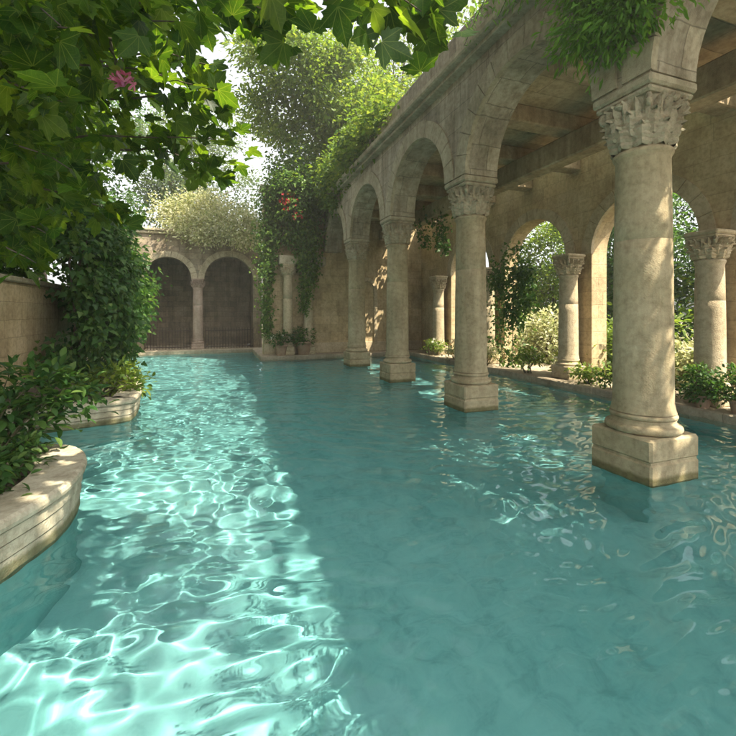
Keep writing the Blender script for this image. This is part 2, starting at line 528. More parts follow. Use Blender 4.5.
def basin():
    m = MB()
    zb = -1.0
    x0, x1, y0, y1 = WX0, WX1 + 0.02, WY0, WY1 + 0.02
    m.add([(x0, y0, zb), (x1, y0, zb), (x1, y1, zb), (x0, y1, zb)], [(0, 1, 2, 3)])
    for a, b in (((x0, y0), (x1, y0)), ((x1, y0), (x1, y1)), ((x1, y1), (x0, y1)), ((x0, y1), (x0, y0))):
        m.add([(a[0], a[1], zb), (b[0], b[1], zb), (b[0], b[1], 0.05), (a[0], a[1], 0.05)], [(0, 1, 2, 3)])
    mt, nt, out = new_mat('pool_plaster')
    L = nt.links
    geo = N(nt, 'ShaderNodeNewGeometry')
    n1 = N(nt, 'ShaderNodeTexNoise', i_Scale=0.8, i_Detail=5.0, i_Roughness=0.6)
    L.new(geo.outputs['Position'], n1.inputs['Vector'])
    c = ramp(nt, n1.outputs[0], [(0.3, (0.165, 0.375, 0.365)), (0.7, (0.215, 0.43, 0.42))]).outputs[0]
    n2 = N(nt, 'ShaderNodeTexNoise', i_Scale=4.5, i_Detail=7.0, i_Roughness=0.7)
    L.new(geo.outputs['Position'], n2.inputs['Vector'])
    c = mixc(nt, 'MULTIPLY', 1.0, c, ramp(nt, n2.outputs[0], [(0.32, (0.72, 0.78, 0.78)), (0.5, (1, 1, 1)), (0.7, (1.16, 1.12, 1.1))]).outputs[0])
    p = N(nt, 'ShaderNodeBsdfPrincipled', i_Roughness=0.9)
    p.inputs['Specular IOR Level'].default_value = 0.0
    L.new(c, p.inputs['Base Color']); L.new(p.outputs[0], out.inputs[0])
    M['plaster'] = mt
    o = tag(m.build('pool_floor', mt), kind='structure')
    o.cycles.is_caustics_receiver = True
basin()

def water():
    xs = np.arange(WX0 + 0.01, WX1 + 0.001, 0.017)
    ys = [WY0 + 0.01]
    while ys[-1] < WY1:
        ys.append(ys[-1] + (0.03 if ys[-1] < 0.3 else 0.013 + 0.0022 * max(0, ys[-1] - 1.5)))
    ys = np.array(ys); ys[-1] = WY1
    X, Y = np.meshgrid(xs, ys)
    rng = np.random.default_rng(11)
    Z = np.zeros_like(X)
    # domain warp so that the crests wander
    wx = X + 0.22 * np.sin(0.9 * Y + 0.5 * X + 1.0) + 0.10 * np.sin(2.3 * X - 1.7 * Y)
    wy = Y + 0.22 * np.sin(0.8 * X - 0.6 * Y + 2.0) + 0.10 * np.sin(2.1 * Y + 1.5 * X)
    for k in range(96):
        lam = 0.115 * (1.2 / 0.115) ** (rng.random() ** 1.5)
        th = rng.normal(PI * 0.42, 0.75)
        kk = 2 * PI / lam
        slope = 0.0125 if lam < 0.17 else 0.0195 if lam < 0.38 else 0.0075
        ph = rng.uniform(0, 2 * PI)
        amp = slope / kk
        env = 0.75 + 0.45 * np.sin(X * rng.uniform(-0.6, 0.6) + Y * rng.uniform(-0.6, 0.6) + rng.uniform(0, 6))
        Z += amp * env * np.sin(kk * (math.cos(th) * wx + math.sin(th) * wy) + ph)
    nx, ny = len(xs), len(ys)
    V = np.stack([X, Y, Z], -1).reshape(-1, 3)
    i = np.arange(nx - 1)[None] + (np.arange(ny - 1) * nx)[:, None]
    F = np.stack([i, i + 1, i + nx + 1, i + nx], -1).reshape(-1, 4)
    me = bpy.data.meshes.new('water')
    me.vertices.add(len(V)); me.vertices.foreach_set('co', V.ravel())
    me.loops.add(F.size); me.loops.foreach_set('vertex_index', F.ravel().astype(np.int32))
    me.polygons.add(len(F)); me.polygons.foreach_set('loop_start', np.arange(0, F.size, 4, dtype=np.int32))
    me.update(calc_edges=True)
    me.polygons.foreach_set('use_smooth', np.ones(len(F), bool))
    mt, nt, out = new_mat('pool_water')
    L = nt.links
    g = N(nt, 'ShaderNodeBsdfGlass', i_Roughness=0.0, i_IOR=1.33)
    g.inputs['Color'].default_value = (0.91, 0.985, 0.995, 1)
    L.new(g.outputs[0], out.inputs[0])
    me.materials.append(mt)
    o = bpy.data.objects.new('water', me)
    scn.collection.objects.link(o)
    o['kind'] = 'structure'
    o.cycles.is_caustics_caster = True
water()

def paving():
    m = MB()
    m.box(6.98, 8.9, -4, 15.2, -0.3, 0.13, 0.02)              # right-hand walk
    m.box(1.45, 6.976, 14.55, 15.2, -0.3, 0.13, 0.02)         # in front of the end wall
    m.box(1.45, 8.6, 15.204, 18.7, -0.3, 0.12, 0.02)
    m.box(-3.4, 1.446, 17.95, 21.3, -0.3, 0.13, 0.02)         # far walk
    tag(m.build('pool_paving', M['paving']), kind='structure')
paving()
m = MB()
m.add([(8.3, -6, 0.066), (11.4, -6, 0.066), (11.1, 4, 0.066), (11.5, 12, 0.066), (11.2, 22, 0.066), (8.3, 22, 0.066)], [(0, 1, 2, 3, 4, 5)])
M['bounce'] = plain_mat('pale_bounce_ground', (0.40, 0.36, 0.28), (0.58, 0.53, 0.43), 30, 0.95, 0.6)  # pale ground strip added to bounce sunlight into the gallery
tag(m.build('bounce_strip', M['bounce']), kind='structure')

# ------------------------------------------------------------------ arcades
def arch_wall(m, lo, hi, a0, a1, zs, zt, arches, seg=28, axis='y'):
    """wall between lo..hi across, running a0..a1 along, from springing zs to top zt; arches = [(centre, radius)] cut from below"""
    def P(a, c, z):
        return (c, a, z) if axis == 'y' else (a, c, z)
    cur = a0
    def slab(b0, b1):
        if b1 - b0 < 1e-4: return
        q = [P(b0, lo, zs), P(b1, lo, zs), P(b1, hi, zs), P(b0, hi, zs), P(b0, lo, zt), P(b1, lo, zt), P(b1, hi, zt), P(b0, hi, zt)]
        m.add(q, [(0, 1, 5, 4), (3, 7, 6, 2), (0, 3, 2, 1)])
    for c, r in arches:
        slab(cur, c - r)
        n = seg
        vs = []
        for i in range(n + 1):
            w = PI - PI * i / n
            a = c + r * math.cos(w); z = zs + r * math.sin(w)
            vs += [P(a, lo, z), P(a, hi, z), P(a, lo, zt), P(a, hi, zt)]
        fs = []; fsm = []
        for i in range(n):
            b = 4 * i
            fs += [(b, b + 4, b + 6, b + 2), (b + 1, b + 3, b + 7, b + 5)]
            fsm += [(b, b + 1, b + 5, b + 4)]
        m.add(vs, fs); m.add(vs, fsm, True)
        cur = c + r
    slab(cur, a1)
    m.add([P(a0, lo, zt), P(a1, lo, zt), P(a1, hi, zt), P(a0, hi, zt)], [(0, 1, 2, 3)])
    for a in (a0, a1):
        m.add([P(a, lo, zs), P(a, hi, zs), P(a, hi, zt), P(a, lo, zt)], [(0, 1, 2, 3)])

def arch_ring(c, r, zs, f0, f1, w=0.30, nb=13, axis='y', gap=0.006):
    """voussoirs standing a little proud of the wall face"""
    m = MB()
    for k in range(nb):
        w0 = PI * k / nb + gap / r; w1 = PI * (k + 1) / nb - gap / r
        ro = r + w * random.uniform(0.94, 1.04)
        ri = r - 0.004
        vs = []; n = 3
        for i in range(n + 1):
            a = w0 + (w1 - w0) * i / n
            for rr in (ri, ro):
                for f in (f0, f1):
                    p = (c + rr * math.cos(a), zs + rr * math.sin(a))
                    vs.append((f, p[0], p[1]) if axis == 'y' else (p[0], f, p[1]))
        fs = []
        for i in range(n):
            b = 4 * i
            fs += [(b, b + 4, b + 5, b + 1), (b + 2, b + 3, b + 7, b + 6), (b, b + 2, b + 6, b + 4), (b + 1, b + 5, b + 7, b + 3)]
        fs += [(0, 1, 3, 2), (4 * n, 4 * n + 2, 4 * n + 3, 4 * n + 1)]
        m.add(vs, fs)
    return m

AX, SP, Y1 = 4.1, 3.07, 3.07            # arcade axis, spacing, first column in view
AY = [Y1 + SP * k for k in range(-2, 4)]
ZS, RA = 3.85, 1.215
TH = 0.30
END = 15.25

aw = thing('arcade_wall', (AX, 6, ZS), 'weathered stone arcade wall with round arches carried over the water on columns', 'arcade', kind='thing')
def local(o):
    """keep a child's world-space mesh while its parent sits elsewhere"""
    o.matrix_parent_inverse = Matrix.Translation(-o.parent.location) if o.parent.rotation_euler.z == 0 else o.parent.matrix_world.inverted()
    return o
def part(m, name, mat, parent, label=None):
    o = m.build(name, mat, parent)
    local(o)
    if label: o['label'] = label
    return o
m = MB()
arch_c = [(y + SP / 2, RA) for y in AY[:-1]] + [(AY[-1] + SP / 2 - 0.03, 1.17)]
arch_wall(m, AX - TH, AX + TH, AY[0] - 0.4, END, ZS, 5.5, arch_c)
part(m, 'wall', M['facade'], aw)
for c, r in arch_c:
    part(arch_ring(c, r, ZS, AX - TH - 0.025, AX - TH + 0.05), 'arch_ring', M['carved'], aw)
m = MB()
m.box(AX - 0.46, AX + 0.36, AY[0] - 0.4, END, 5.503, 5.57, 0.012)
m.box(AX - 0.57, AX + 0.38, AY[0] - 0.42, END, 5.573, 5.70, 0.025)
part(m, 'cornice', M['carved'], aw)
m = MB()
y = AY[0] - 0.4
while y < END - 0.3:
    w = random.uniform(0.85, 1.35)
    y2 = min(y + w, END)
    m.box(AX - 0.40 + random.uniform(-0.006, 0.006), AX + 0.2, y + 0.003, y2 - 0.003, 5.702, 6.16 + random.uniform(-0.004, 0.003), 0.012)
    y = y2
part(m, 'parapet', M['facade'], aw)

# ---- column kit
def acanthus(m, ang, r0, z0, h, w, curl, seg=7):
    """one curling leaf of a carved capital"""
    ca, sa = math.cos(ang), math.sin(ang)
    rows = []
    for i in range(seg + 1):
        t = i / seg
        q = max(0.0, (t - 0.58) / 0.42)
        rr = r0 + 0.022 + 0.05 * t + curl * (1 - math.cos(q * PI * 0.62)) * 0.62
        zz = z0 + h * (min(t, 0.58) * 1.25 + 0.27 * math.sin(q * PI * 0.80))
        ww = w * (0.75 + 0.5 * math.sin(PI * min(1, t * 0.9))) * (1 - 0.75 * max(0, t - 0.7) / 0.3) * (1 + 0.16 * (i % 2))
        row = []
        for s in (-1, -0.55, 0, 0.55, 1):
            dr = -0.03 * abs(s) + (0.02 if abs(s) == 0.55 else 0) + (0.03 if s == 0 else 0) + (0.010 if i % 2 else 0)
            x = (rr + dr); y = s * ww
            row.append((x * ca - y * sa, x * sa + y * ca, zz - 0.02 * abs(s)))
        rows.append(row)
    vs = [p for r in rows for p in r]
    fs = []
    for i in range(seg):
        for k in range(4):
            b = i * 5 + k
            fs.append((b, b + 1, b + 6, b + 5))
    m.add(vs, fs, False)

def make_column(name, label, cat_, group, mat, cmat, z0, zpl, ztop, d, cap_h, under=None):
    """> plinth, base, shaft, capital, abacus; z0 foot, zpl top of the plinth, ztop top of the abacus"""
    t = thing(name, (0, 0, 0), label, cat_, group, kind='thing')
    r = d / 2
    pw = d * 0.62
    m = MB()
    lo = z0 - 0.06 if under is not None else z0
    if under is not None:
        m2 = MB(); m2.box(-pw + 0.07, pw - 0.07, -pw + 0.07, pw - 0.07, under, lo + 0.002, 0.01)
        m2.build('footing', M['plaster'], t)
    zm = z0 + (zpl - z0) * 0.46
    m.box(-pw, pw, -pw, pw, lo, zm - 0.006, 0.018)
    m.box(-pw + 0.015, pw - 0.015, -pw + 0.015, pw - 0.015, zm - 0.02, zm + 0.01, 0.003)
    m.box(-pw, pw, -pw, pw, zm + 0.006, zpl, 0.022)
    m.build('plinth', mat, t)
    bh = d * 0.36
    m = MB()
    prof = []
    for i in range(11):                                             # lower torus
        a = -PI / 2 + PI * i / 10
        prof.append((r * 1.12 + bh * 0.21 * math.cos(a), zpl + 0.001 + bh * 0.21 + bh * 0.21 * math.sin(a)))
    prof += [(r * 1.12, zpl + bh * 0.46), (r * 1.07, zpl + bh * 0.52), (r * 1.05, zpl + bh * 0.60), (r * 1.08, zpl + bh * 0.67)]
    for i in range(9):
        a = -PI / 2 + PI * i / 8
        prof.append((r * 1.02 + bh * 0.14 * math.cos(a), zpl + bh * 0.82 + bh * 0.14 * math.sin(a)))
    prof.append((r * 1.0, zpl + bh))
    m.lathe(prof, 56)
    m.build('base', mat, t)
    zc = ztop - cap_h
    m = MB()
    prof = [(r * 1.08, zpl + bh), (r * 1.05, zpl + bh + 0.03), (r * 1.0, zpl + bh + 0.10)]
    for i in range(1, 13):
        u = i / 12
        ru = r * (1.0 - 0.10 * u ** 1.6); zu = zpl + bh + 0.10 + (zc - 0.10 - zpl - bh - 0.10) * u
        if i == 8:                                            # joint between two drums
            prof += [(ru, zu - 0.005), (ru - 0.002, zu - 0.003), (ru - 0.002, zu + 0.003), (ru, zu + 0.005)]
        else:
            prof.append((ru, zu))
    zz = zc - 0.10
    prof += [(r * 0.93, zz + 0.03), (r * 0.98, zz + 0.045), (r * 1.0, zz + 0.065), (r * 0.98, zz + 0.085), (r * 0.9, zz + 0.1)]
    m.lathe(prof, 56)
    m.build('shaft', mat, t)
    ab = cap_h * 0.26
    ch = cap_h - ab
    m = MB()
    prof = [(r * 0.9, zc), (r * 0.93, zc + ch * 0.3), (r * 1.0, zc + ch * 0.6), (r * 1.06, zc + ch * 0.85), (r * 1.15, zc + ch - 0.002)]
    m.lathe(prof, 40)
    for k in range(10):
        acanthus(m, 2 * PI * k / 10, r * 0.90, zc + 0.01, ch * 0.46, r * 0.29, 0.032, 9)
    for k in range(10):
        acanthus(m, 2 * PI * (k + 0.5) / 10, r * 0.93, zc + ch * 0.22, ch * 0.52, r * 0.28, 0.04, 9)
    for k in range(20):                                             # small ribs rising behind the leaves
        acanthus(m, 2 * PI * (k + 0.5) / 20, r * 0.98, zc + ch * 0.52, ch * 0.46, r * 0.11, 0.012, 6)
    for k in range(4):                                              # corner volutes and the stalks beneath them
        a = PI / 4 + PI / 2 * k
        pts = []
        for i in range(22):
            w = i / 21 * 3.6 * PI
            q = 0.062 * (1 - i / 27)
            rad = r * 1.22 - q * math.cos(w) * 0.95
            pts.append((rad * math.cos(a), rad * math.sin(a), zc + ch * 0.86 + q * math.sin(w)))
        m.tube(pts, 0.026, 6)
        m.tube([(r * 0.98 * math.cos(a), r * 0.98 * math.sin(a), zc + ch * 0.45), (r * 1.15 * math.cos(a), r * 1.15 * math.sin(a), zc + ch * 0.72),
                (r * 1.24 * math.cos(a), r * 1.24 * math.sin(a), zc + ch * 0.97)], 0.035, 6, 0.028)
        a2 = a + PI / 4                                             # rosette in the middle of each side
        m.lathe([(0.02, zc + ch * 0.84), (0.055, zc + ch * 0.88), (0.06, zc + ch * 0.93), (0.03, zc + ch * 0.98)], 10, r * 1.13 * math.cos(a2), r * 1.13 * math.sin(a2))
    m.build('capital', cmat, t)
    m = MB()
    aw_ = d * 0.61
    m.box(-aw_ * 0.93, aw_ * 0.93, -aw_ * 0.93, aw_ * 0.93, zc + ch, zc + ch + ab * 0.36, 0.02)
    m.box(-aw_, aw_, -aw_, aw_, zc + ch + ab * 0.36 + 0.002, ztop - 0.003, 0.022)
    m.build('abacus', cmat, t)
    return t

GA = 'arcade columns standing in the water'
c0 = make_column('stone_column', 'nearest and tallest stone column standing in the water, dappled by sun', 'column', GA, M['column'], M['carved'], 0.0, 0.42, ZS, 0.535, 0.62, under=-1.2)
c0.location = (AX, AY[2], 0)
for k, lab in ((3, 'second column in the water, between the dappled nearest column and a slimmer-looking one'),
               (4, 'third stone column in the water counting away from the dappled nearest one'),
               (5, 'farthest column in the water, beside the hanging vine and the golden end wall'),
               (1, 'stone column in the water under the near end of the arcade, beyond the dappled one')):
    dup(c0, (AX, AY[k], 0), 0, lab)

# ---- right-hand gallery wall
RX0, RX1 = 7.85, 8.3
RY = [-1.5, 1.5, 4.5, 7.4, 10.4, 13.3]
RZS, RR = 2.92, 1.13
gw = thing('gallery_wall', (RX0, 6, 0), 'golden stone rear wall of the gallery with arches open to the garden', 'wall', kind='thing')
m = MB()
rarch = [((a + b) / 2, min(RR, (b - a) / 2 - 0.34)) for a, b in zip(RY[:-1], RY[1:])]
arch_wall(m, RX0, RX1, -2.0, END, RZS, 5.5, rarch)
part(m, 'wall', M['gold'], gw)
m = MB()
edges = [-2.0]
for c, r in rarch:
    edges += [c - r, c + r]
edges.append(END)
for a, b in zip(edges[0::2], edges[1::2]):
    m = MB()
    m.box(RX0, RX1, a, b, 0.1, RZS, 0.006)
    part(m, 'pier', M['gold'], gw)
for c, r in rarch:
    part(arch_ring(c, r, RZS, RX0 - 0.028, RX0 + 0.05, 0.26, 11), 'arch_ring', M['goldcol'], gw)
GB = 'columns along the gallery wall'
r0 = make_column('gallery_column', 'golden column with sunlit capital on the walk behind the potted shrub', 'column', GB, M['goldcol'], M['goldcol'], 0.13, 0.42, RZS, 0.42, 0.46)
r0.location = (RX0 - 0.32, RY[2], 0)
for k, lab in ((3, 'golden column on the walk between the ivy-hung opening and the sunny arch'),
               (4, 'golden column on the walk half hidden behind the second column in the water'),
               (5, 'golden column at the shaded far end of the gallery walk'),
               (1, 'golden column on the near walk outside the photo')):
    dup(r0, (RX0 - 0.32, RY[k], 0), 0, lab)

# ---- gallery ceiling
rf = thing('gallery_covering', (6, 8, 5), 'stone slab roof of the gallery carried on heavy beams', 'roof', kind='thing')
m = MB()
m.box(AX + TH + 0.002, 6.78, 2.2, END, 5.16, 5.42, 0.02)  # slab left open out of view to let sun into the gallery
m.box(AX + TH + 0.002, 5.1, -3.5, 2.198, 5.16, 5.42, 0.02)
m.box(7.2, RX0 - 0.002, -0.298, 3.4, 5.16, 5.42, 0.02)
m.box(5.102, RX0 - 0.002, -3.5, -0.3, 5.16, 5.42, 0.02)
part(m, 'ceiling', M['ceiling'], rf)
y = 2.9
while y < END - 0.3:
    m = MB()
    m.box(AX + TH + 0.002, RX0 - 0.002, y - 0.16, y + 0.16, 4.86, 5.158, 0.02)
    part(m, 'beam', M['beam'], rf)
    y += 1.535
m = MB()
m.box(6.0, 6.34, 2.2, END - 0.002, 4.42, 4.858, 0.025)
part(m, 'main_beam', M['beam'], rf)

# ---- end wall of the gallery
ew = thing('end_wall', (4, END, 0), 'golden stone end wall closing the gallery, draped with vines', 'wall', kind='thing')
m = MB()
m.box(1.62, 8.2, END, END + 0.5, 0.1, 5.98, 0.015)
part(m, 'wall', M['gold'], ew)
m = MB()
m.box(1.50, 3.55, END - 0.10, END + 0.56, 5.984, 6.14, 0.02)
part(m, 'coping', M['carved'], ew)
m = MB()                                                           # shallow round-headed niche surround
m.box(4.98, 5.12, END - 0.07, END - 0.001, 0.13, 2.5, 0.01)
m.box(5.78, 5.92, END - 0.07, END - 0.001, 0.13, 2.5, 0.01)
part(m, 'niche_frame', M['goldcol'], ew)
part(arch_ring(5.45, 0.33, 2.5, END - 0.07, END - 0.001, 0.14, 9, 'x'), 'niche_arch', M['goldcol'], ew)
m = MB()
m.box(1.62, 8.2, END - 0.05, END - 0.001, 0.13, 0.5, 0.01)
part(m, 'skirting', M['goldcol'], ew)
GC = 'slim columns against the golden end wall'
e0 = make_column('slim_column', 'slim golden column at the end wall left of the hanging vine', 'column', GC, M['goldcol'], M['goldcol'], 0.13, 0.40, 3.3, 0.34, 0.36)
e0.location = (2.42, END - 0.32, 0)
dup(e0, (3.15, END - 0.32, 0), 0, 'slim golden column behind the hanging vine at the end wall')
dup(e0, (6.65, END - 0.32, 0), 0, 'slim golden column in the dim far corner of the gallery')
m = MB()
m.box(2.1, 3.76, END - 0.5, END - 0.002, 3.305, 3.62, 0.02)
tag(m.build('stone_lintel', M['carved']), 'short stone lintel on the two slim columns by the vine', 'lintel', kind='thing')

# ---- far wall with two blind arches
FY = 18.6
bw = thing('far_wall', (0, FY, 0), 'shaded old stone wall across the far end of the pool with two deep arches', 'wall', kind='thing')
m = MB()
farch = [(-1.78, 0.86), (0.56, 0.98)]
arch_wall(m, FY, FY + 0.45, -3.6, 1.9, 3.0, 4.75, farch, axis='x')
m.box(-3.6, -2.64, FY, FY + 0.45, 0.1, 3.0, 0.006)
m.box(1.54, 1.9, FY, FY + 0.45, 0.1, 3.0, 0.006)
m.box(-3.6, 1.9, FY + 2.6, FY + 2.9, 0.1, 4.7, 0.01)                # back of the recesses
m.box(-3.6, 1.9, FY + 0.452, FY + 2.598, 4.3, 4.6, 0.01)
m.box(-3.6, -3.3, FY + 0.452, FY + 2.598, 0.1, 4.298, 0.01)
m.box(1.6, 1.9, FY + 0.452, FY + 2.598, 0.1, 4.298, 0.01)
part(m, 'wall', M['old'], bw)
for c, r in farch:
    part(arch_ring(c, r, 3.0, FY - 0.03, FY + 0.05, 0.24, 13, 'x'), 'arch_ring', M['carved'], bw)
m = MB()
m.box(-3.6, 1.9, FY - 0.10, FY + 0.5, 4.753, 4.86, 0.02)
m.box(-3.6, 1.9, FY - 0.16, FY + 0.55, 4.863, 4.97, 0.02)
part(m, 'cornice', M['carved'], bw)
p0 = make_column('pink_column', 'pinkish column between the two dark arches of the far wall', 'column', None, M['pink'], M['pink'], 0.13, 0.36, 3.0, 0.40, 0.34)
p0.location = (-0.67, FY + 0.12, 0)

def railing(x0, x1, label):
    t = thing('iron_railing', ((x0 + x1) / 2, FY - 0.02, 0.13), label, 'railing', 'low iron railings across the far arches')
    m = MB()
    w = (x1 - x0) / 2
    for z in (0.07, 0.74):
        m.box(-w, w, -0.014, 0.014, z, z + 0.03, 0.004)
    m.build('rail', M['iron'], t)
    m = MB()
    n = int((x1 - x0) / 0.11)
    for k in range(n + 1):
        x = -w + 2 * w * k / n
        m.box(x - 0.009, x + 0.009, -0.009, 0.009, 0.0, 0.86, 0.003)
    m.build('bar', M['iron'], t)
railing(-2.62, -0.97, 'dark iron railing across the left far arch')
railing(-0.37, 1.53, 'dark iron railing across the right far arch')

# ---- low garden wall on the left
gl = thing('garden_wall', (-3.3, 8, 0), 'plain yellow stone garden wall behind the leafy planters', 'wall', kind='thing')
m = MB()
m.box(-3.55, -3.2, -3.5, 18.55, 0.0, 2.12, 0.01)
part(m, 'wall', M['gold'], gl)
m = MB()
m.box(-3.60, -3.14, -3.5, 18.55, 2.123, 2.22, 0.02)
part(m, 'coping', M['carved'], gl)

# ------------------------------------------------------------------ planters
def smooth_path(pts, per=8):
    P = [Vector((p[0], p[1], 0)) for p in pts]
    P = [P[0] * 2 - P[1]] + P + [P[-1] * 2 - P[-2]]
    out = []
    for i in range(1, len(P) - 2):
        for k in range(per):
            t = k / per
            a, b, c, d = P[i - 1], P[i], P[i + 1], P[i + 2]
            out.append(0.5 * (2 * b + (c - a) * t + (2 * a - 5 * b + 4 * c - d) * t * t + (3 * b - 3 * c + d - a) * t ** 3))
    out.append(P[-2])
    return out

def sweep(m, path, prof, smooth=False):
    """profile (inward offset, z) swept along a path whose water side lies to the right of travel"""
    n = len(path); k = len(prof); vs = []
    for i, p in enumerate(path):
        t = (path[min(i + 1, n - 1)] - path[max(i - 1, 0)]).normalized()
        nr = Vector((-t.y, t.x, 0))
        for o, z in prof:
            q = p + nr * o
            vs.append((q.x, q.y, z))
    fs = []
    for i in range(n - 1):
        for j in range(k):
            j2 = (j + 1) % k
            fs.append((i * k + j, (i + 1) * k + j, (i + 1) * k + j2, i * k + j2))
    fs.append(tuple(range(k))); fs.append(tuple((n - 1) * k + j for j in reversed(range(k))))
    m.add(vs, fs, smooth)

def planter(label, pts, ztop, back):
    path = smooth_path(pts)
    t = thing('stone_planter', (path[len(path) // 2].x, path[len(path) // 2].y, 0), label, 'planter', 'stone planters along the left edge of the pool')
    m = MB()
    zc = ztop - 0.085
    hs = [-1.2, zc * 0.36, zc * 0.70, zc]
    sweep(m, path, [(0.06, -1.2), (0.06, -0.06), (0.34, -0.06), (0.34, -1.2)])
    part(m, 'footing', M['plaster'], t)
    m = MB()
    hs[0] = -0.062
    prof = [(0.34, -0.062)]
    for a, b, o in zip(hs[:-1], hs[1:], (0.045, 0.035, 0.025)):
        prof += [(o, a if a < 0 else a + 0.006), (o, b - 0.006), (o + 0.012, b - 0.005), (o + 0.012, b + 0.005)]
    prof = prof[:-1] + [(0.34, zc - 0.005)]
    sweep(m, path, prof)
    part(m, 'planter_wall', M['planter'], t)
    m = MB()
    c = zc
    prof = [(0.36, c), (0.02, c), (0.0, c + 0.014), (-0.006, c + 0.04), (0.0, c + 0.066), (0.022, ztop), (0.335, ztop), (0.352, ztop - 0.015), (0.36, ztop - 0.05)]
    sweep(m, path, prof)
    part(m, 'coping', M['planter'], t)
    n = len(path); poly = []
    for i, p in enumerate(path):
        tt = (path[min(i + 1, n - 1)] - path[max(i - 1, 0)]).normalized()
        q = p + Vector((-tt.y, tt.x, 0)) * 0.30
        poly.append((q.x, q.y))
    m = MB()
    zs = ztop - 0.07
    vs = []; fs = []
    for x, y in poly:                                              # soil runs back to the garden wall
        vs += [(x, y, zs), (min(x, back), y, zs + 0.05)]
    for i in range(len(poly) - 1):
        fs.append((2 * i, 2 * i + 2, 2 * i + 3, 2 * i + 1))
    m.add(vs, fs)
    part(m, 'soil', M['soil'], t)
    return t
planter('curved stone planter with rounded coping nearest the camera on the left', [(-1.62, -1.5), (-1.66, 0.6), (-1.58, 1.8), (-1.40, 2.6), (-1.17, 3.1), (-1.02, 3.55), (-1.0, 3.95),
        (-1.07, 4.32), (-1.24, 4.62), (-1.55, 4.78), (-2.2, 4.83), (-3.2, 4.85)], 0.37, -3.2)
planter('second stone planter farther along the left edge, under the ivy', [(-3.2, 6.55), (-2.3, 6.68), (-1.55, 6.9), (-1.24, 7.0), (-1.13, 7.2), (-1.16, 8.0), (-1.35, 9.2), (-1.7, 10.2),
        (-2.3, 10.9), (-3.2, 11.1)], 0.34, -3.2)

# ------------------------------------------------------------------ plants
def branchy(m, base, ends, r, rng, sag=0.15):
    """limbs from a base point to each end, bowed and tapering"""
    base = np.array(base, float)
    for e in ends:
        e = np.array(e, float)
        d = e - base
        L = np.linalg.norm(d)
        pts = []
        w = rng.normal(size=3) * L * 0.06
        for i in range(7):
            t = i / 6
            pts.append(tuple(base + d * t + w * math.sin(PI * t) + np.array([0, 0, sag * L * math.sin(PI * t)])))
        m.tube(pts, r * (0.6 + 0.4 * min(1, L / 3)), 6, max(0.006, r * 0.2))

def tree(name, label, base, top, tr, lobes, per, size, mat, tmpl, seed, cat_='tree', group=None, clump=0.5, cnt=60, tlab=None, limbs=True, shell=0.35, keep=None, **kw):
    """> trunk, crown; lobes = [(centre, radii)]"""
    rng = np.random.default_rng(seed)
    t = thing(name, base, label, cat_, group)
    bs = []
    tot = sum(r[0] * r[1] * r[2] for _, r in lobes)
    for c, r in lobes:
        n = max(3, int(cnt * r[0] * r[1] * r[2] / tot))
        bs.append(in_ellipsoid(n, c, r, rng, shell))
    C = np.concatenate(bs)
    if keep is not None:
        C = C[keep(C)]
    core = np.mean([c for c, _ in lobes], axis=0) - np.array([0, 0, 0.6])
    m = MB()
    b = Vector(base); tp = Vector(top)
    pts = [b + (tp - b) * (i / 8) + Vector((rng.normal() * 0.05, rng.normal() * 0.05, 0)) * (1 if 0 < i < 8 else 0) for i in range(9)]
    m.tube([b + Vector((0, 0, -0.15))] + pts, tr, 12, tr * 0.55)
    if limbs:
        pick = C[rng.choice(len(C), min(len(C), 26), replace=False)]
        branchy(m, top, pick, tr * 0.3, rng)
    part(m, 'trunk', M['bark'], t)
    P = clumps(C, per, clump, size, rng, core=core, **kw)
    o = leaf_obj('crown', *P, tmpl, mat, t, rng)
    local(o)
    return t

def along(pts, n, rng, spread):
    """random points about a polyline, spread tapering to its tip"""
    pts = np.array(pts, float)
    seg = np.linalg.norm(np.diff(pts, axis=0), axis=1)
    cum = np.concatenate([[0], np.cumsum(seg)]) / seg.sum()
    t = rng.random(n)
    P = np.stack([np.interp(t, cum, pts[:, k]) for k in range(3)], 1)
    s0, s1 = spread
    return P + rng.normal(size=(n, 3)) * (s0 + (s1 - s0) * t)[:, None] * 0.5, t

def vine_leaves(strands, rng, size, per_m, spread, face, down=0.7):
    out = []
    for st in strands:
        a = np.array(st, float)
        L = np.linalg.norm(np.diff(a, axis=0), axis=1).sum()
        n = int(L * per_m)
        P, t = along(a, n, rng, spread)
        Nn = unit(np.array(face) + rng.normal(size=(n, 3)) * 0.5 + np.array([0, 0, 0.35]))
        D = unit(rng.normal(size=(n, 3)) * 0.7 + np.array(face) * 0.25 + np.array([0, 0, -down]))
        S = size * rng.uniform(0.55, 1.2, n)
        out.append((P, D, Nn, S))
    return cat(out)

def bloom(F, mat, t, rng, loc=True):
    for f in F:
        P, D, Nn, S = [x[:1] for x in f]
        o = leaf_obj('flower', P, D, Nn, S * 1.9, T_FLOWER, mat, t, rng)
        if loc: local(o)

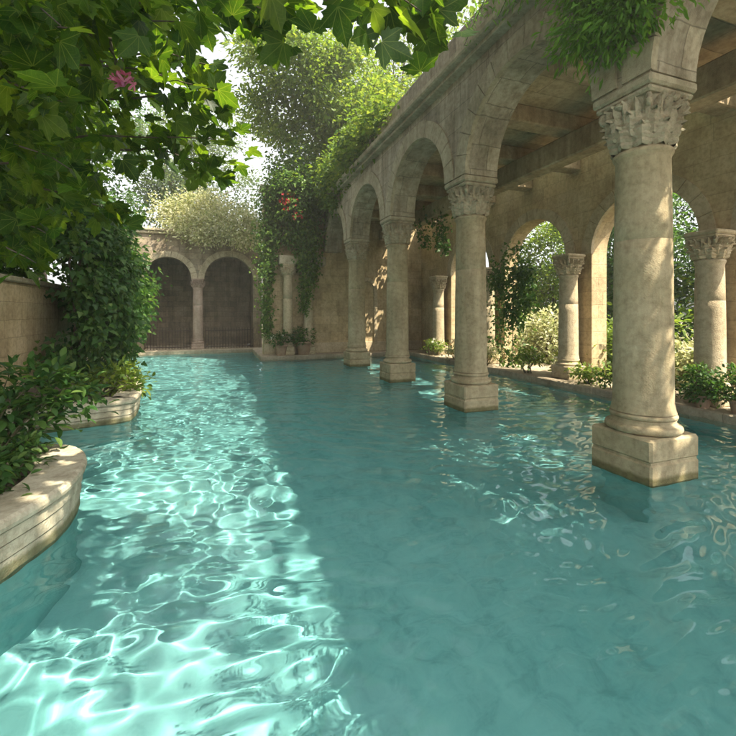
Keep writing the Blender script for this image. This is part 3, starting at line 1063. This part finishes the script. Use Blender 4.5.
def vine(name, label, base, strands, per_m, size, spread, face, mat, tmpl, seed, cat_='vine', group=None, extra=None, flowers=None):
    rng = np.random.default_rng(seed)
    t = thing(name, base, label, cat_, group)
    m = MB()
    for st in strands:
        m.tube([np.array(p) + rng.normal(size=3) * 0.01 for p in st], 0.012, 5, 0.004)
    part(m, 'stem', M['stem'], t)
    P = vine_leaves(strands, rng, size, per_m, spread, face)
    if extra is not None:
        P = cat([P, extra(rng)])
    local(leaf_obj('foliage', *P, tmpl, mat, t, rng))
    if flowers:
        fm, fc = flowers
        F = []
        for c, r, n in fc:
            Cn = in_ellipsoid(n, c, (r, r * 0.7, r), rng)
            F += [clumps(q[None], 7, 0.05, 0.055, rng, core=q + np.array([0.1, 0.3, -0.1]), up=0.1, out=0.9, rnd=0.9, down=0.0) for q in Cn]
        bloom(F, fm, t, rng)
    return t

def shrub(name, label, base, stems, clump, per, size, mat, tmpl, seed, group=None, cat_='shrub', flowers=None, **kw):
    """> stem, foliage: bare lower stems that fork, leaves in tufts at and along their ends"""
    rng = np.random.default_rng(seed)
    t = thing(name, base, label, cat_, group)
    m = MB()
    C = []
    for e in stems:
        e = np.array(e, float); b = np.array(base, float) + np.append(rng.normal(size=2) * 0.04, 0)
        mid = b * 0.5 + e * 0.5 + np.array([0, 0, 0.08]) + rng.normal(size=3) * 0.03
        m.tube([b, mid, e], 0.012, 5, 0.004)
        C.append(e); C.append(e * 0.75 + mid * 0.25 + rng.normal(size=3) * 0.06)
    part(m, 'stem', M['stem'], t)
    C = np.array(C)
    P = clumps(C, per, clump, size, rng, core=np.array(base), **kw)
    local(leaf_obj('foliage', *P, tmpl, mat, t, rng))
    if flowers:
        fm, fc = flowers
        F = []
        for c, r, n in fc:
            Cn = in_ellipsoid(n, c, (r, r, r), rng)
            F += [clumps(q[None], 7, 0.04, 0.05, rng, core=q + np.array([0.1, 0.2, -0.1]), up=0.1, out=0.9, rnd=0.9, down=0.0) for q in Cn]
        bloom(F, fm, t, rng)
    return t

def seen(C):
    s, c = math.sin(math.radians(20)), math.cos(math.radians(20))
    d = C[:, 0] * s + C[:, 1] * c
    lat = C[:, 0] * c - C[:, 1] * s
    d2 = np.maximum(d, 0.05)
    return 368 + 420 * lat / d2, 313 - 420 * (C[:, 2] - 1.6) / d2, d

def sun_gaps(C):
    """clears canopy clumps along the sun direction to put sunlight on chosen spots"""
    ok = np.ones(len(C), bool)
    sd = np.array(SUN)
    for p, r in ((pix(200, 110, 3.6), 1.25), (pix(175, 50, 3.3), 1.0), (pix(185, 160, 3.7), 0.95), (pix(122, 80, 2.5), 0.5), (pix(88, 388, 4.2), 1.0), ((-1.15, 4.25, 0.37), 1.0), (pix(120, 375, 7.2), 0.8)):
        w = C - np.array(p)
        dist = np.linalg.norm(w - (w @ sd)[:, None] * sd, axis=1)
        ok &= (dist > r) | (w @ sd < 0.9)
    return ok

# --- the big maple overhanging the left of the pool
mt = tree('maple_tree', 'large dark maple overhanging the left side of the pool, lobed leaves above the camera', (-3.9, 5.2, 0.1), (-3.6, 5.4, 4.6), 0.2,
     [((-2.9, 5.2, 4.3), (1.5, 2.2, 1.5)), ((-3.6, 8.2, 4.6), (1.5, 2.4, 1.7)), ((-2.2, 3.4, 4.6), (1.6, 1.6, 1.0)), ((-3.2, 6.0, 6.6), (2.6, 4.0, 1.3)),
      ((-1.6, 2.6, 6.6), (2.4, 2.8, 0.9)), ((-4.2, 10.5, 6.0), (1.6, 2.4, 2.0))],
     36, 0.19, M['maple'], T_MAPLE, 21, clump=0.6, cnt=360, keep=lambda C: ((seen(C)[1] < 250) | (seen(C)[0] < -60)) & sun_gaps(C), shell=0.2, up=0.6, out=0.3, rnd=0.8, down=0.75)

# unseen tree added behind the camera to keep the left bank in shade
tree('added_shade_tree', 'tall unseen tree added behind the camera to shade the left bank', (-4.6, -2.5, 0), (-3.8, -2.0, 6.5), 0.3,
     [((-1.6, -0.5, 8.8), (2.6, 2.4, 1.0)), ((0.0, 2.6, 9.0), (2.3, 2.4, 0.8)), ((-2.0, 3.6, 9.0), (2.4, 2.6, 1.0)), ((0.2, 5.2, 9.6), (1.8, 1.8, 0.7)), ((0.3, -1.2, 8.6), (1.8, 2.0, 0.8))],
     44, 0.27, M['maple'], T_MAPLE, 23, clump=0.8, cnt=420, keep=sun_gaps, shell=0.1, up=0.9, out=0.1, rnd=0.6, down=0.4)

# leaves of a low bough hanging close to the camera at the top of the view
def bough():
    rng = np.random.default_rng(5)
    t = thing('maple_bough', (-2.2, 2.6, 3.4), 'low bough of large backlit maple leaves hanging across the top of the view', 'bough')
    m = MB()
    twigs = []
    for u0, v0, u1, v1, d in ((-40, -40, 150, 5, 2.4), (60, -40, 270, 12, 2.1), (180, -50, 345, 8, 1.9), (260, -40, 425, 8, 2.0), (120, -20, 300, 25, 2.3), (300, -50, 440, 20, 2.2), (-60, 30, 120, 40, 2.6),
                              (20, 60, 215, 90, 3.3), (60, 140, 245, 150, 3.6), (-60, 130, 70, 170, 2.7), (-60, 210, 60, 240, 3.2), (60, 30, 190, 25, 2.8), (-60, 0, 60, 20, 2.0), (-60, 80, 60, 100, 2.3),
                              (-60, 250, 40, 262, 3.0), (20, 190, 120, 215, 3.8), (100, 60, 215, 66, 3.4), (110, 100, 235, 108, 3.5), (120, 150, 225, 172, 3.7), (-30, 170, 110, 165, 3.4)):
        a = np.array(pix(u0, v0, d + 0.3)); b = np.array(pix(u1, v1, d))
        pts = [a + (b - a) * (i / 6) + np.array([0, 0, 0.07 * math.sin(PI * i / 6)]) + rng.normal(size=3) * 0.015 for i in range(7)]
        m.tube(pts, 0.012, 5, 0.003)
        twigs.append((pts, d))
    part(m, 'twig', M['bark'], t)
    Ps, Ds, Ns, Ss = [], [], [], []
    for pts, d in twigs:
        n = 44
        P, tt = along(pts, n, rng, (0.30, 0.15))
        P[:, 2] -= 0.02
        Ps.append(P)
        Ds.append(unit(rng.normal(size=(n, 3)) * 0.55 + np.array([0.3, -0.45, -0.35])))
        Ns.append(unit(rng.normal(size=(n, 3)) * 0.42 + np.array([0.1, 0.38, 0.8])))
        Ss.append(rng.uniform(0.09, 0.21, n))
    local(leaf_obj('foliage', np.concatenate(Ps), np.concatenate(Ds), np.concatenate(Ns), np.concatenate(Ss), T_MAPLE, M['maple'], t, rng))
bough()

# --- ivy mass on the left wall
def ivy_mass():
    rng = np.random.default_rng(31)
    t = thing('ivy_thicket', (-2.6, 9.0, 0.3), 'thick dark ivy spilling down the left wall over the second planter', 'ivy')
    m = MB()
    for k in range(9):
        x = -2.75 + rng.normal() * 0.15; y = 9.8 + k * 0.3
        m.tube([(x, y, 0.3), (x + 0.2, y + 0.1, 1.4), (x + 0.1, y, 2.6), (x + 0.4, y, 3.7)], 0.035, 6, 0.012)
    part(m, 'stem', M['bark'], t)
    C = np.concatenate([in_ellipsoid(85, (-2.45, 9.0, 1.2), (0.75, 1.2, 1.2), rng, 0.5), in_ellipsoid(85, (-2.5, 9.3, 2.6), (0.75, 1.5, 1.3), rng, 0.5),
                        in_ellipsoid(60, (-2.6, 10.6, 2.2), (0.8, 1.6, 1.6), rng, 0.5), in_ellipsoid(50, (-2.7, 13.6, 2.2), (0.7, 2.8, 1.4), rng, 0.5)])
    C += np.array([0.05, 1.2, 0])
    u, v, d = seen(C)
    C = C[(u > 78) | (v > 352) | (v < 262)]
    P = clumps(C, 64, 0.30, 0.12, rng, core=(-3.6, 11.0, 2.0), up=0.35, out=0.9, rnd=0.6, down=0.8, flat=1.0)
    local(leaf_obj('foliage', *P, T_IVY, M['ivy'], t, rng))
ivy_mass()

# --- planter shrubs
shrub('leafy_shrub', 'broad-leaved shrub in the nearest planter, dark with sunlit tips', (-1.75, 4.2, 0.32),
      [pix(u, v, d) for u, v, d in ((10, 372, 3.9), (35, 380, 3.8), (55, 372, 4.2), (75, 385, 4.2), (88, 392, 4.3), (20, 400, 3.7), (48, 402, 3.9), (5, 410, 3.6), (65, 400, 4.3), (30, 420, 3.8), (-20, 380, 3.8), (-15, 410, 3.6))],
      0.19, 34, 0.115, M['ivy'], T_OVAL, 41, up=0.8, out=0.4, rnd=0.6, down=0.25)
shrub('spreading_shrub', 'light green shrub spreading over the edge of the second planter', (-1.7, 7.6, 0.3),
      [pix(u, v, d) for u, v, d in ((100, 378, 7.0), (115, 372, 7.2), (128, 378, 7.2), (138, 385, 7.0), (108, 388, 6.9), (122, 390, 6.9), (90, 385, 7.2), (132, 370, 7.8))],
      0.22, 40, 0.12, M['fresh'], T_OVAL, 42, up=0.8, out=0.4, rnd=0.6, down=0.25)

GQ = 'low leafy plants in the nearest planter'
for i, (x, y, lab) in enumerate(((-1.52, 3.35, 'low leafy plant in the near planter at the left edge of the picture'), (-1.5, 3.95, 'low leafy plant in the near planter in front of the broad-leaved shrub'),
                                 (-1.58, 4.4, 'low leafy plant in the rounded far end of the near planter'))):
    rng = np.random.default_rng(250 + i)
    shrub('low_plant', lab, (x, y, 0.29), [(x + rng.normal() * 0.11, y + rng.normal() * 0.15, 0.34 + rng.uniform(0.03, 0.16)) for _ in range(10)], 0.12, 16, 0.075, M['ivy'], T_OVAL, 260 + i, GQ, 'plant')

# --- vine-laden tree at the corner of the arcade and the far wall
ct = tree('corner_tree', 'sunlit tree rising behind the arcade corner, pale green against the sky', (2.6, 17.2, 0.1), (2.7, 16.9, 6.2), 0.17,
     [((3.3, 16.2, 8.0), (1.6, 1.6, 1.6)), ((2.4, 16.6, 6.9), (1.1, 1.2, 0.9)), ((4.2, 14.6, 9.5), (1.9, 2.0, 1.5)), ((5.4, 15.5, 8.2), (1.6, 1.6, 1.6)), ((2.2, 14.2, 10.2), (1.7, 1.8, 0.9)), ((2.1, 16.4, 9.3), (1.3, 1.3, 0.8))],
     80, 0.17, M['fresh'], T_OVAL, 51, clump=0.55, cnt=380, limbs=False, keep=lambda C: ~((seen(C)[0] < 300) & (seen(C)[1] > 140)), shell=0.3, up=0.7, out=0.3, down=0.4)

def corner_extra(rng):
    C = np.concatenate([in_ellipsoid(110, (2.6, 14.8, 5.8), (1.1, 0.8, 0.9), rng, 0.3), in_ellipsoid(50, (2.7, 15.0, 6.9), (1.0, 0.7, 0.8), rng, 0.3), in_ellipsoid(26, (2.3, 14.95, 4.7), (0.5, 0.5, 0.7), rng, 0.3), in_ellipsoid(60, (3.8, 12.0, 6.2), (0.45, 3.0, 0.45), rng, 0.2), in_ellipsoid(22, (3.7, 13.6, 5.6), (0.3, 1.2, 0.5), rng, 0.2)])
    return clumps(C, 55, 0.3, 0.11, rng, core=(3.2, 15.5, 5.0), up=0.5, out=0.8, rnd=0.6, down=0.7, flat=0.9)
ye = END - 0.35
vine('flowering_vine', 'flowering vine with red blooms draped over the arcade corner and hanging down', (3.0, END, 5.9),
     [[(3.1, ye, 5.6), (3.05, ye - 0.2, 4.2), (3.1, ye - 0.15, 3.0), (3.0, ye - 0.1, 1.7)], [(3.2, ye, 5.6), (3.3, ye - 0.15, 4.3), (3.25, ye - 0.1, 2.7)], [(2.9, ye, 5.5), (2.85, ye - 0.2, 4.2), (2.9, ye - 0.15, 3.2)],
      [(1.8, ye + 0.2, 5.4), (1.68, ye + 0.2, 4.0), (1.66, ye + 0.2, 2.4), (1.72, ye + 0.2, 0.9)], [(1.95, ye + 0.2, 5.2), (1.8, ye + 0.2, 4.0), (1.75, ye + 0.2, 2.9)]],
     420, 0.105, (0.55, 0.2), (-0.3, -1, 0), M['vine'], T_IVY, 52, extra=corner_extra, flowers=(M['red'], [((2.35, 14.2, 5.35), 0.34, 44), ((2.6, 14.15, 4.9), 0.2, 16)]))

# --- pale blossoming shrub on the far wall
shrub('blossom_shrub', 'pale cream blossoming shrub spilling over the top of the far wall', (0.0, 18.9, 4.9),
      [pix(u, v, d) for u, v, d in ((180, 205, 17.3), (195, 198, 17.5), (210, 200, 17.3), (225, 208, 17.2), (240, 216, 17.0), (250, 226, 17.0), (188, 218, 17.0), (205, 220, 16.8), (220, 226, 16.7), (172, 214, 17.4), (234, 232, 16.8), (258, 232, 16.8), (205, 236, 16.7), (168, 206, 17.4), (176, 226, 16.9), (190, 232, 16.8), (248, 238, 16.7), (262, 222, 16.9))],
      0.62, 300, 0.13, M['pale'], T_QUAD, 61, up=0.5, out=0.6, rnd=0.8, down=0.2)

# --- trees beyond
GT = 'trees standing beyond the far wall and the roof'
tree('hazy_tree', 'tall silvery tree standing beyond the far wall', (-1.2, 24, 0), (-1.1, 24, 5.5), 0.22,
     [((-1.6, 24, 7.2), (2.3, 2.0, 1.6)), ((-2.6, 24, 9.6), (2.2, 2.2, 2.2)), ((0.6, 25, 6.6), (1.6, 1.5, 1.0)), ((0.6, 24.5, 8.6), (1.9, 1.8, 1.5)), ((-0.6, 25, 11.5), (2.4, 1.8, 1.6))], 64, 0.19, M['silver'], T_QUAD, 71, clump=0.65, cnt=250, group=GT)
tree('hazy_tree', 'dense tree beyond the far wall, behind the ivy and the maple', (-6.5, 20, 0), (-6.4, 20, 5.0), 0.24,
     [((-6.0, 20, 6.5), (2.6, 2.2, 3.0)), ((-4.3, 20, 5.2), (1.5, 1.6, 1.9)), ((-4.6, 19.5, 9.5), (2.3, 2.0, 2.0))], 60, 0.18, M['dark'], T_QUAD, 72, clump=0.6, cnt=200, group=GT)
tree('hazy_tree', 'leafy tree rising above the roof of the gallery', (9.6, 20, 0), (9.6, 20, 8), 0.26,
     [((9.0, 20, 11.0), (3.2, 2.6, 2.8)), ((6.8, 20, 13.0), (2.4, 2.4, 2.2)), ((10.5, 18, 14), (3.0, 3.0, 2.2))], 60, 0.2, M['fresh'], T_QUAD, 73, clump=0.7, cnt=220, group=GT)

GL = 'dark trees behind the garden wall'
tree('hazy_tree', 'dark bushy tree behind the low garden wall, nearest the camera', (-6.4, 6.0, 0), (-6.3, 6.0, 2.6), 0.16, [((-5.6, 6.2, 3.4), (1.5, 2.6, 2.0))], 60, 0.16, M['dark'], T_OVAL, 75, clump=0.5, cnt=110, group=GL)
tree('hazy_tree', 'dark bushy tree behind the low garden wall, next to the ivy', (-6.2, 11.0, 0), (-6.1, 11.0, 2.6), 0.16, [((-5.4, 11.0, 3.4), (1.5, 3.0, 2.2)), ((-4.6, 10.0, 2.4), (0.8, 2.8, 1.1))], 60, 0.16, M['dark'], T_OVAL, 76, clump=0.5, cnt=190, group=GL)

# a tuft of pink flowers among the maple leaves
shrub('pink_blossom', 'sprig of bright pink flowers among the dark maple leaves', pix(104, 40, 2.9), [pix(120, 82, 2.55), pix(127, 79, 2.5), pix(117, 76, 2.6)], 0.05, 8, 0.07, M['fresh'], T_OVAL, 77, None, 'flowers',
      flowers=(M['pinkp'], [(pix(122, 80, 2.45), 0.036, 14)]))

# --- fern-like creeper above the nearest column
def creeper_extra(rng):
    C = np.concatenate([in_ellipsoid(80, (3.62, 3.02, 4.75), (0.22, 0.58, 0.62), rng, 0.1), in_ellipsoid(26, (3.6, 3.6, 5.5), (0.2, 0.9, 0.35), rng, 0.2)])
    return clumps(C, 60, 0.24, 0.10, rng, core=(4.2, 3.1, 5.2), up=0.4, out=0.8, rnd=0.6, down=0.8, flat=0.9)
vine('hanging_creeper', 'bright green feathery creeper hanging above the nearest column', (3.8, 3.0, 6.0),
     [[(3.7, 3.0, 6.1), (3.58, 2.95, 5.2), (3.62, 2.95, 4.05)], [(3.7, 3.4, 6.1), (3.58, 3.4, 5.5), (3.62, 3.35, 4.8)], [(3.7, 2.6, 6.1), (3.58, 2.6, 5.2), (3.62, 2.7, 4.2)],
      [(3.66, 4.2, 6.1), (3.52, 4.3, 5.75), (3.5, 4.6, 5.5)], [(3.66, 3.9, 6.1), (3.5, 4.9, 5.95), (3.5, 5.4, 5.6)]],
     150, 0.10, (0.30, 0.14), (-0.8, -0.5, 0), M['vivid'], T_LANCE, 81, extra=creeper_extra)

# --- ivy in the gallery
def ivy_bush(c, r, n, per=60, s=0.10):
    def f(rng):
        C = in_ellipsoid(n, c, r, rng, 0.3)
        return clumps(C, per, 0.24, s, rng, core=(c[0] + 0.8, c[1], c[2]), up=0.3, out=0.8, rnd=0.7, down=0.7, flat=1.0)
    return f
vine('gallery_ivy', 'tall ivy climbing beside the golden column on the gallery walk', (7.3, 9.1, 0.13),
     [[(7.45, 9.2, 0.15), (7.4, 9.1, 1.5), (7.4, 9.1, 2.7), (7.45, 9.0, 3.4)], [(7.45, 9.6, 0.15), (7.4, 9.7, 1.6), (7.4, 9.6, 3.0)]],
     110, 0.10, (0.5, 0.35), (-0.8, -0.5, 0), M['ivy'], T_IVY, 91, extra=ivy_bush((7.4, 9.2, 2.3), (0.3, 0.6, 1.1), 26))
vine('trailing_vine', 'small vine trailing from the ceiling between the second and third columns', (6.2, 10.4, 4.4),
     [[(6.1, 10.6, 4.5), (6.0, 10.4, 3.9), (6.05, 10.3, 3.3)], [(6.2, 11.0, 4.5), (6.1, 10.9, 4.0), (6.1, 10.8, 3.5)], [(5.9, 11.6, 4.45), (5.9, 11.4, 4.1), (5.9, 11.2, 3.6)]],
     120, 0.10, (0.4, 0.15), (-0.6, -0.7, 0), M['ivy'], T_IVY, 92)

def potted(name, label, loc, pot_r, pot_h, rad, n, size, mat, tmpl, seed, group, flowers=None):
    rng = np.random.default_rng(seed)
    t = thing(name, loc, label, 'potted plant', group)
    m = MB()
    m.lathe([(pot_r * 0.68, 0), (pot_r * 0.72, pot_h * 0.08), (pot_r * 0.92, pot_h * 0.78), (pot_r * 0.93, pot_h * 0.82), (pot_r * 1.04, pot_h * 0.84), (pot_r * 1.06, pot_h * 0.97), (pot_r * 1.0, pot_h),
             (pot_r * 0.9, pot_h), (pot_r * 0.86, pot_h * 0.86), (0.01, pot_h * 0.85)], 28)
    m.build('pot', M['terra'], t)
    C = in_ellipsoid(n, (0, 0, pot_h + rad[2] * 0.75), rad, rng, 0.4)
    m = MB()
    branchy(m, (0, 0, pot_h * 0.85), C[:10], 0.012, rng, 0.05)
    m.build('stem', M['stem'], t)
    P = clumps(C, 26, min(rad) * 0.6, size, rng, core=(0, 0, pot_h), up=0.5, out=0.7, rnd=0.7, down=0.2)
    leaf_obj('foliage', *P, tmpl, mat, t, rng)
    if flowers is not None:
        bloom([clumps(q[None], 6, 0.05, 0.06, rng, core=q - np.array([0, -0.2, 0.1]), up=0.2, out=0.9) for q in in_ellipsoid(8, (0, 0, pot_h + rad[2]), rad, rng, 0.8)], flowers, t, rng, False)
    return t
GP = 'potted plants around the pool'
potted('potted_plant', 'potted plant with low leaves left of the slim columns, white flowers in it', (2.15, 14.75, 0.13), 0.22, 0.36, (0.32, 0.3, 0.26), 16, 0.10, M['ivy'], T_OVAL, 101, GP, M['white'])
potted('potted_plant', 'larger potted plant under the hanging vine by the end wall', (2.95, 14.78, 0.13), 0.28, 0.46, (0.40, 0.36, 0.30), 20, 0.11, M['ivy'], T_OVAL, 102, GP)
potted('potted_plant', 'round potted shrub on the right walk in front of the sunlit golden column', (7.12, 4.36, 0.13), 0.12, 0.2, (0.23, 0.23, 0.23), 30, 0.075, M['ivy'], T_OVAL, 103, GP)
potted('potted_plant', 'leafy potted shrub at the right edge of the picture', (7.2, 3.9, 0.13), 0.14, 0.2, (0.28, 0.28, 0.25), 24, 0.08, M['ivy'], T_OVAL, 104, GP)

# --- low plants along the right walk
GS = 'low plants along the gallery walk'
for i, (x, y, h, mat, lab, fl) in enumerate((
        (7.3, 6.6, 0.34, 'fresh', 'low leafy plant at the foot of the sunny arch', None),
        (7.25, 8.35, 0.5, 'fresh', 'bushy light plant beside the golden column, below the ivy', 'white'),
        (7.2, 10.0, 0.55, 'pale', 'pale flowering plant on the walk right of the second column in the water', 'white'),
        (7.2, 11.6, 0.5, 'pale', 'sunny pale plant on the walk left of the second column in the water', 'white'),
        (7.2, 12.9, 0.5, 'fresh', 'leafy plant on the far walk beside the third column in the water', 'white'),
        (7.35, 5.6, 0.22, 'dark', 'small dark tuft on the walk behind the nearest column', None))):
    rng = np.random.default_rng(200 + i)
    stems = [(x + rng.normal() * 0.15, y + rng.normal() * 0.24, 0.13 + h * rng.uniform(0.45, 1.0)) for _ in range(9)]
    shrub('low_plant', lab, (x, y, 0.12), stems, 0.16, 26, 0.085, M[mat], T_OVAL, 210 + i, GS, 'plant', flowers=(M[fl], [((x - 0.05, y, 0.13 + h * 0.9), 0.2, 10)]) if fl else None)

# --- the sunny garden beyond the gallery arches
GG = 'garden bushes beyond the gallery arches'
gb = [(12.6, 2.2, 5.6, 'fresh', 'bright garden bush behind the right-hand golden column'), (12.9, 5.8, 6.0, 'fresh', 'sunlit garden bush filling the arch behind the nearest column'),
      (12.5, 9.6, 5.6, 'ivy', 'garden bush behind the tall ivy'), (13.0, 13.6, 5.8, 'fresh', 'garden bush beyond the far gallery arches'), (16.2, 8.5, 8.0, 'dark', 'tall dark bush at the back of the garden'),
      (16.2, 3.2, 8.0, 'dark', 'tall dark bush at the back of the garden near the right edge'), (16.2, 14.5, 8.0, 'dark', 'tall dark bush at the far back of the garden'),
      (9.3, 6.9, 1.5, 'fresh', 'low sunlit bush in the garden just outside the sunny arch'), (9.4, 4.9, 1.3, 'pale', 'low pale sunlit bush outside the arch behind the nearest column'),
      (9.3, 9.9, 1.6, 'pale', 'pale sunlit bush just outside the ivy-hung arch'), (9.3, 12.6, 1.5, 'fresh', 'sunlit low bush outside the far gallery arch')]
for i, (x, y, h, mat, lab) in enumerate(gb):
    w = 0.55 if h < 2 else 1.0 if h < 7 else 1.5
    tree('garden_bush', lab, (x, y, 0.05), (x, y, h * 0.4), 0.06, [((x, y, h * 0.52), (1.1 * w, 1.7 * w, h * 0.5)), ((x - 0.4, y + 0.9, h * 0.3), (0.9, 1.0, h * 0.3))], 70, 0.15, M[mat], T_OVAL, 300 + i,
         'bush', GG, clump=0.45, cnt=50 if h < 2 else 200, shell=0.45, up=0.5, out=0.5, down=0.3)
# trellis added over the hidden roof opening, leaves thinned to drop sun spots inside
def trellis():
    rng = np.random.default_rng(401)
    t = thing('added_dapple_trellis', (6.9, 6.0, 5.42), 'added leafy trellis over an unseen roof opening, dappling the sun let into the gallery', 'trellis')
    for k in range(20):
        m = MB()
        y = -0.2 + k * 0.8
        x0 = 4.95 if y < 2.1 else 6.7
        m.box(x0, 8.0, y, y + 0.07, 5.425, 5.5, 0.006)
        part(m, 'batten', M['bark'], t)
    n = 720
    P1 = np.stack([rng.uniform(5.0, 7.7, n), rng.uniform(-0.4, 2.3, n), rng.uniform(5.5, 5.75, n)], 1)
    C = np.stack([rng.uniform(6.75, 7.95, 140), rng.uniform(2.2, END, 140), rng.uniform(5.5, 5.7, 140)], 1)
    P2 = np.repeat(C, 11, 0) + rng.normal(size=(140 * 11, 3)) * np.array([0.2, 0.2, 0.05])
    P = np.concatenate([P1, P2])
    D = rng.normal(size=(len(P), 3)) * np.array([1, 1, 0.3])
    Nn = np.array([0, 0, 1.0]) + rng.normal(size=(len(P), 3)) * 0.35
    local(leaf_obj('foliage', P, D, Nn, rng.uniform(0.10, 0.18, len(P)), T_IVY, M['ivy'], t, rng))
trellis()

tree('added_dapple_tree', 'unseen tree added over the near gallery roof to dapple the shadow edge on the water', (9.4, -3.2, 0), (8.2, -2.4, 5.6), 0.18,  # crown added out of view to break up the arcade's shadow edge
     [((5.1, 0.5, 8.3), (0.8, 3.2, 0.7)), ((5.2, 4.6, 8.6), (0.7, 2.2, 0.6)), ((3.3, -1.6, 8.7), (0.5, 0.7, 0.3))], 20, 0.2, M['maple'], T_MAPLE, 403, clump=0.7, cnt=36, shell=0.0, up=0.9, out=0.1, down=0.3)

# creeper along the top of the arcade
def roof_creeper():
    rng = np.random.default_rng(402)
    t = thing('roof_creeper', (4.4, 7.0, 5.5), 'loose creeper straggling along the top of the arcade parapet', 'vine')
    C = np.stack([rng.normal(4.25, 0.16, 46), rng.uniform(-2, 14, 46), 6.25 + rng.random(46) ** 1.7 * 1.0], 1)
    f = rng.random(150) ** 0.7
    y = 8.3 + 6.6 * f
    C2 = np.stack([rng.normal(3.62, 0.14, 150), y, 6.25 + rng.random(150) * 0.5 - rng.random(150) * (0.35 + 0.9 * f)], 1)
    C = np.concatenate([C, C2])
    m = MB()
    for c in C[:70]:
        m.tube([(4.4, c[1] + 0.1, 5.45), (4.35, c[1], 6.0), tuple(c)], 0.014, 5, 0.005)
    part(m, 'stem', M['stem'], t)
    P = clumps(C, 34, 0.34, 0.13, rng, core=(4.6, 7, 5.5), up=0.8, out=0.3, down=0.2)
    local(leaf_obj('foliage', *P, T_OVAL, M['fresh'], t, rng))
roof_creeper()

# ------------------------------------------------------------------ haze
def haze():
    m = MB()
    x0, x1, y0, y1, z0, z1 = -30, 40, -25, 60, -2.2, 24
    m.add([(x0, y0, z0), (x1, y0, z0), (x1, y1, z0), (x0, y1, z0), (x0, y0, z1), (x1, y0, z1), (x1, y1, z1), (x0, y1, z1)],
          [(3, 2, 1, 0), (4, 5, 6, 7), (0, 1, 5, 4), (1, 2, 6, 5), (2, 3, 7, 6), (3, 0, 4, 7)])
    mt, nt, out = new_mat('haze_air')
    v = N(nt, 'ShaderNodeVolumePrincipled')
    v.inputs['Color'].default_value = (0.95, 0.96, 0.92, 1)
    v.inputs['Density'].default_value = 0.0026
    v.inputs['Anisotropy'].default_value = 0.35
    nt.links.new(v.outputs[0], out.inputs['Volume'])
    tag(m.build('haze', mt), kind='stuff')
haze()
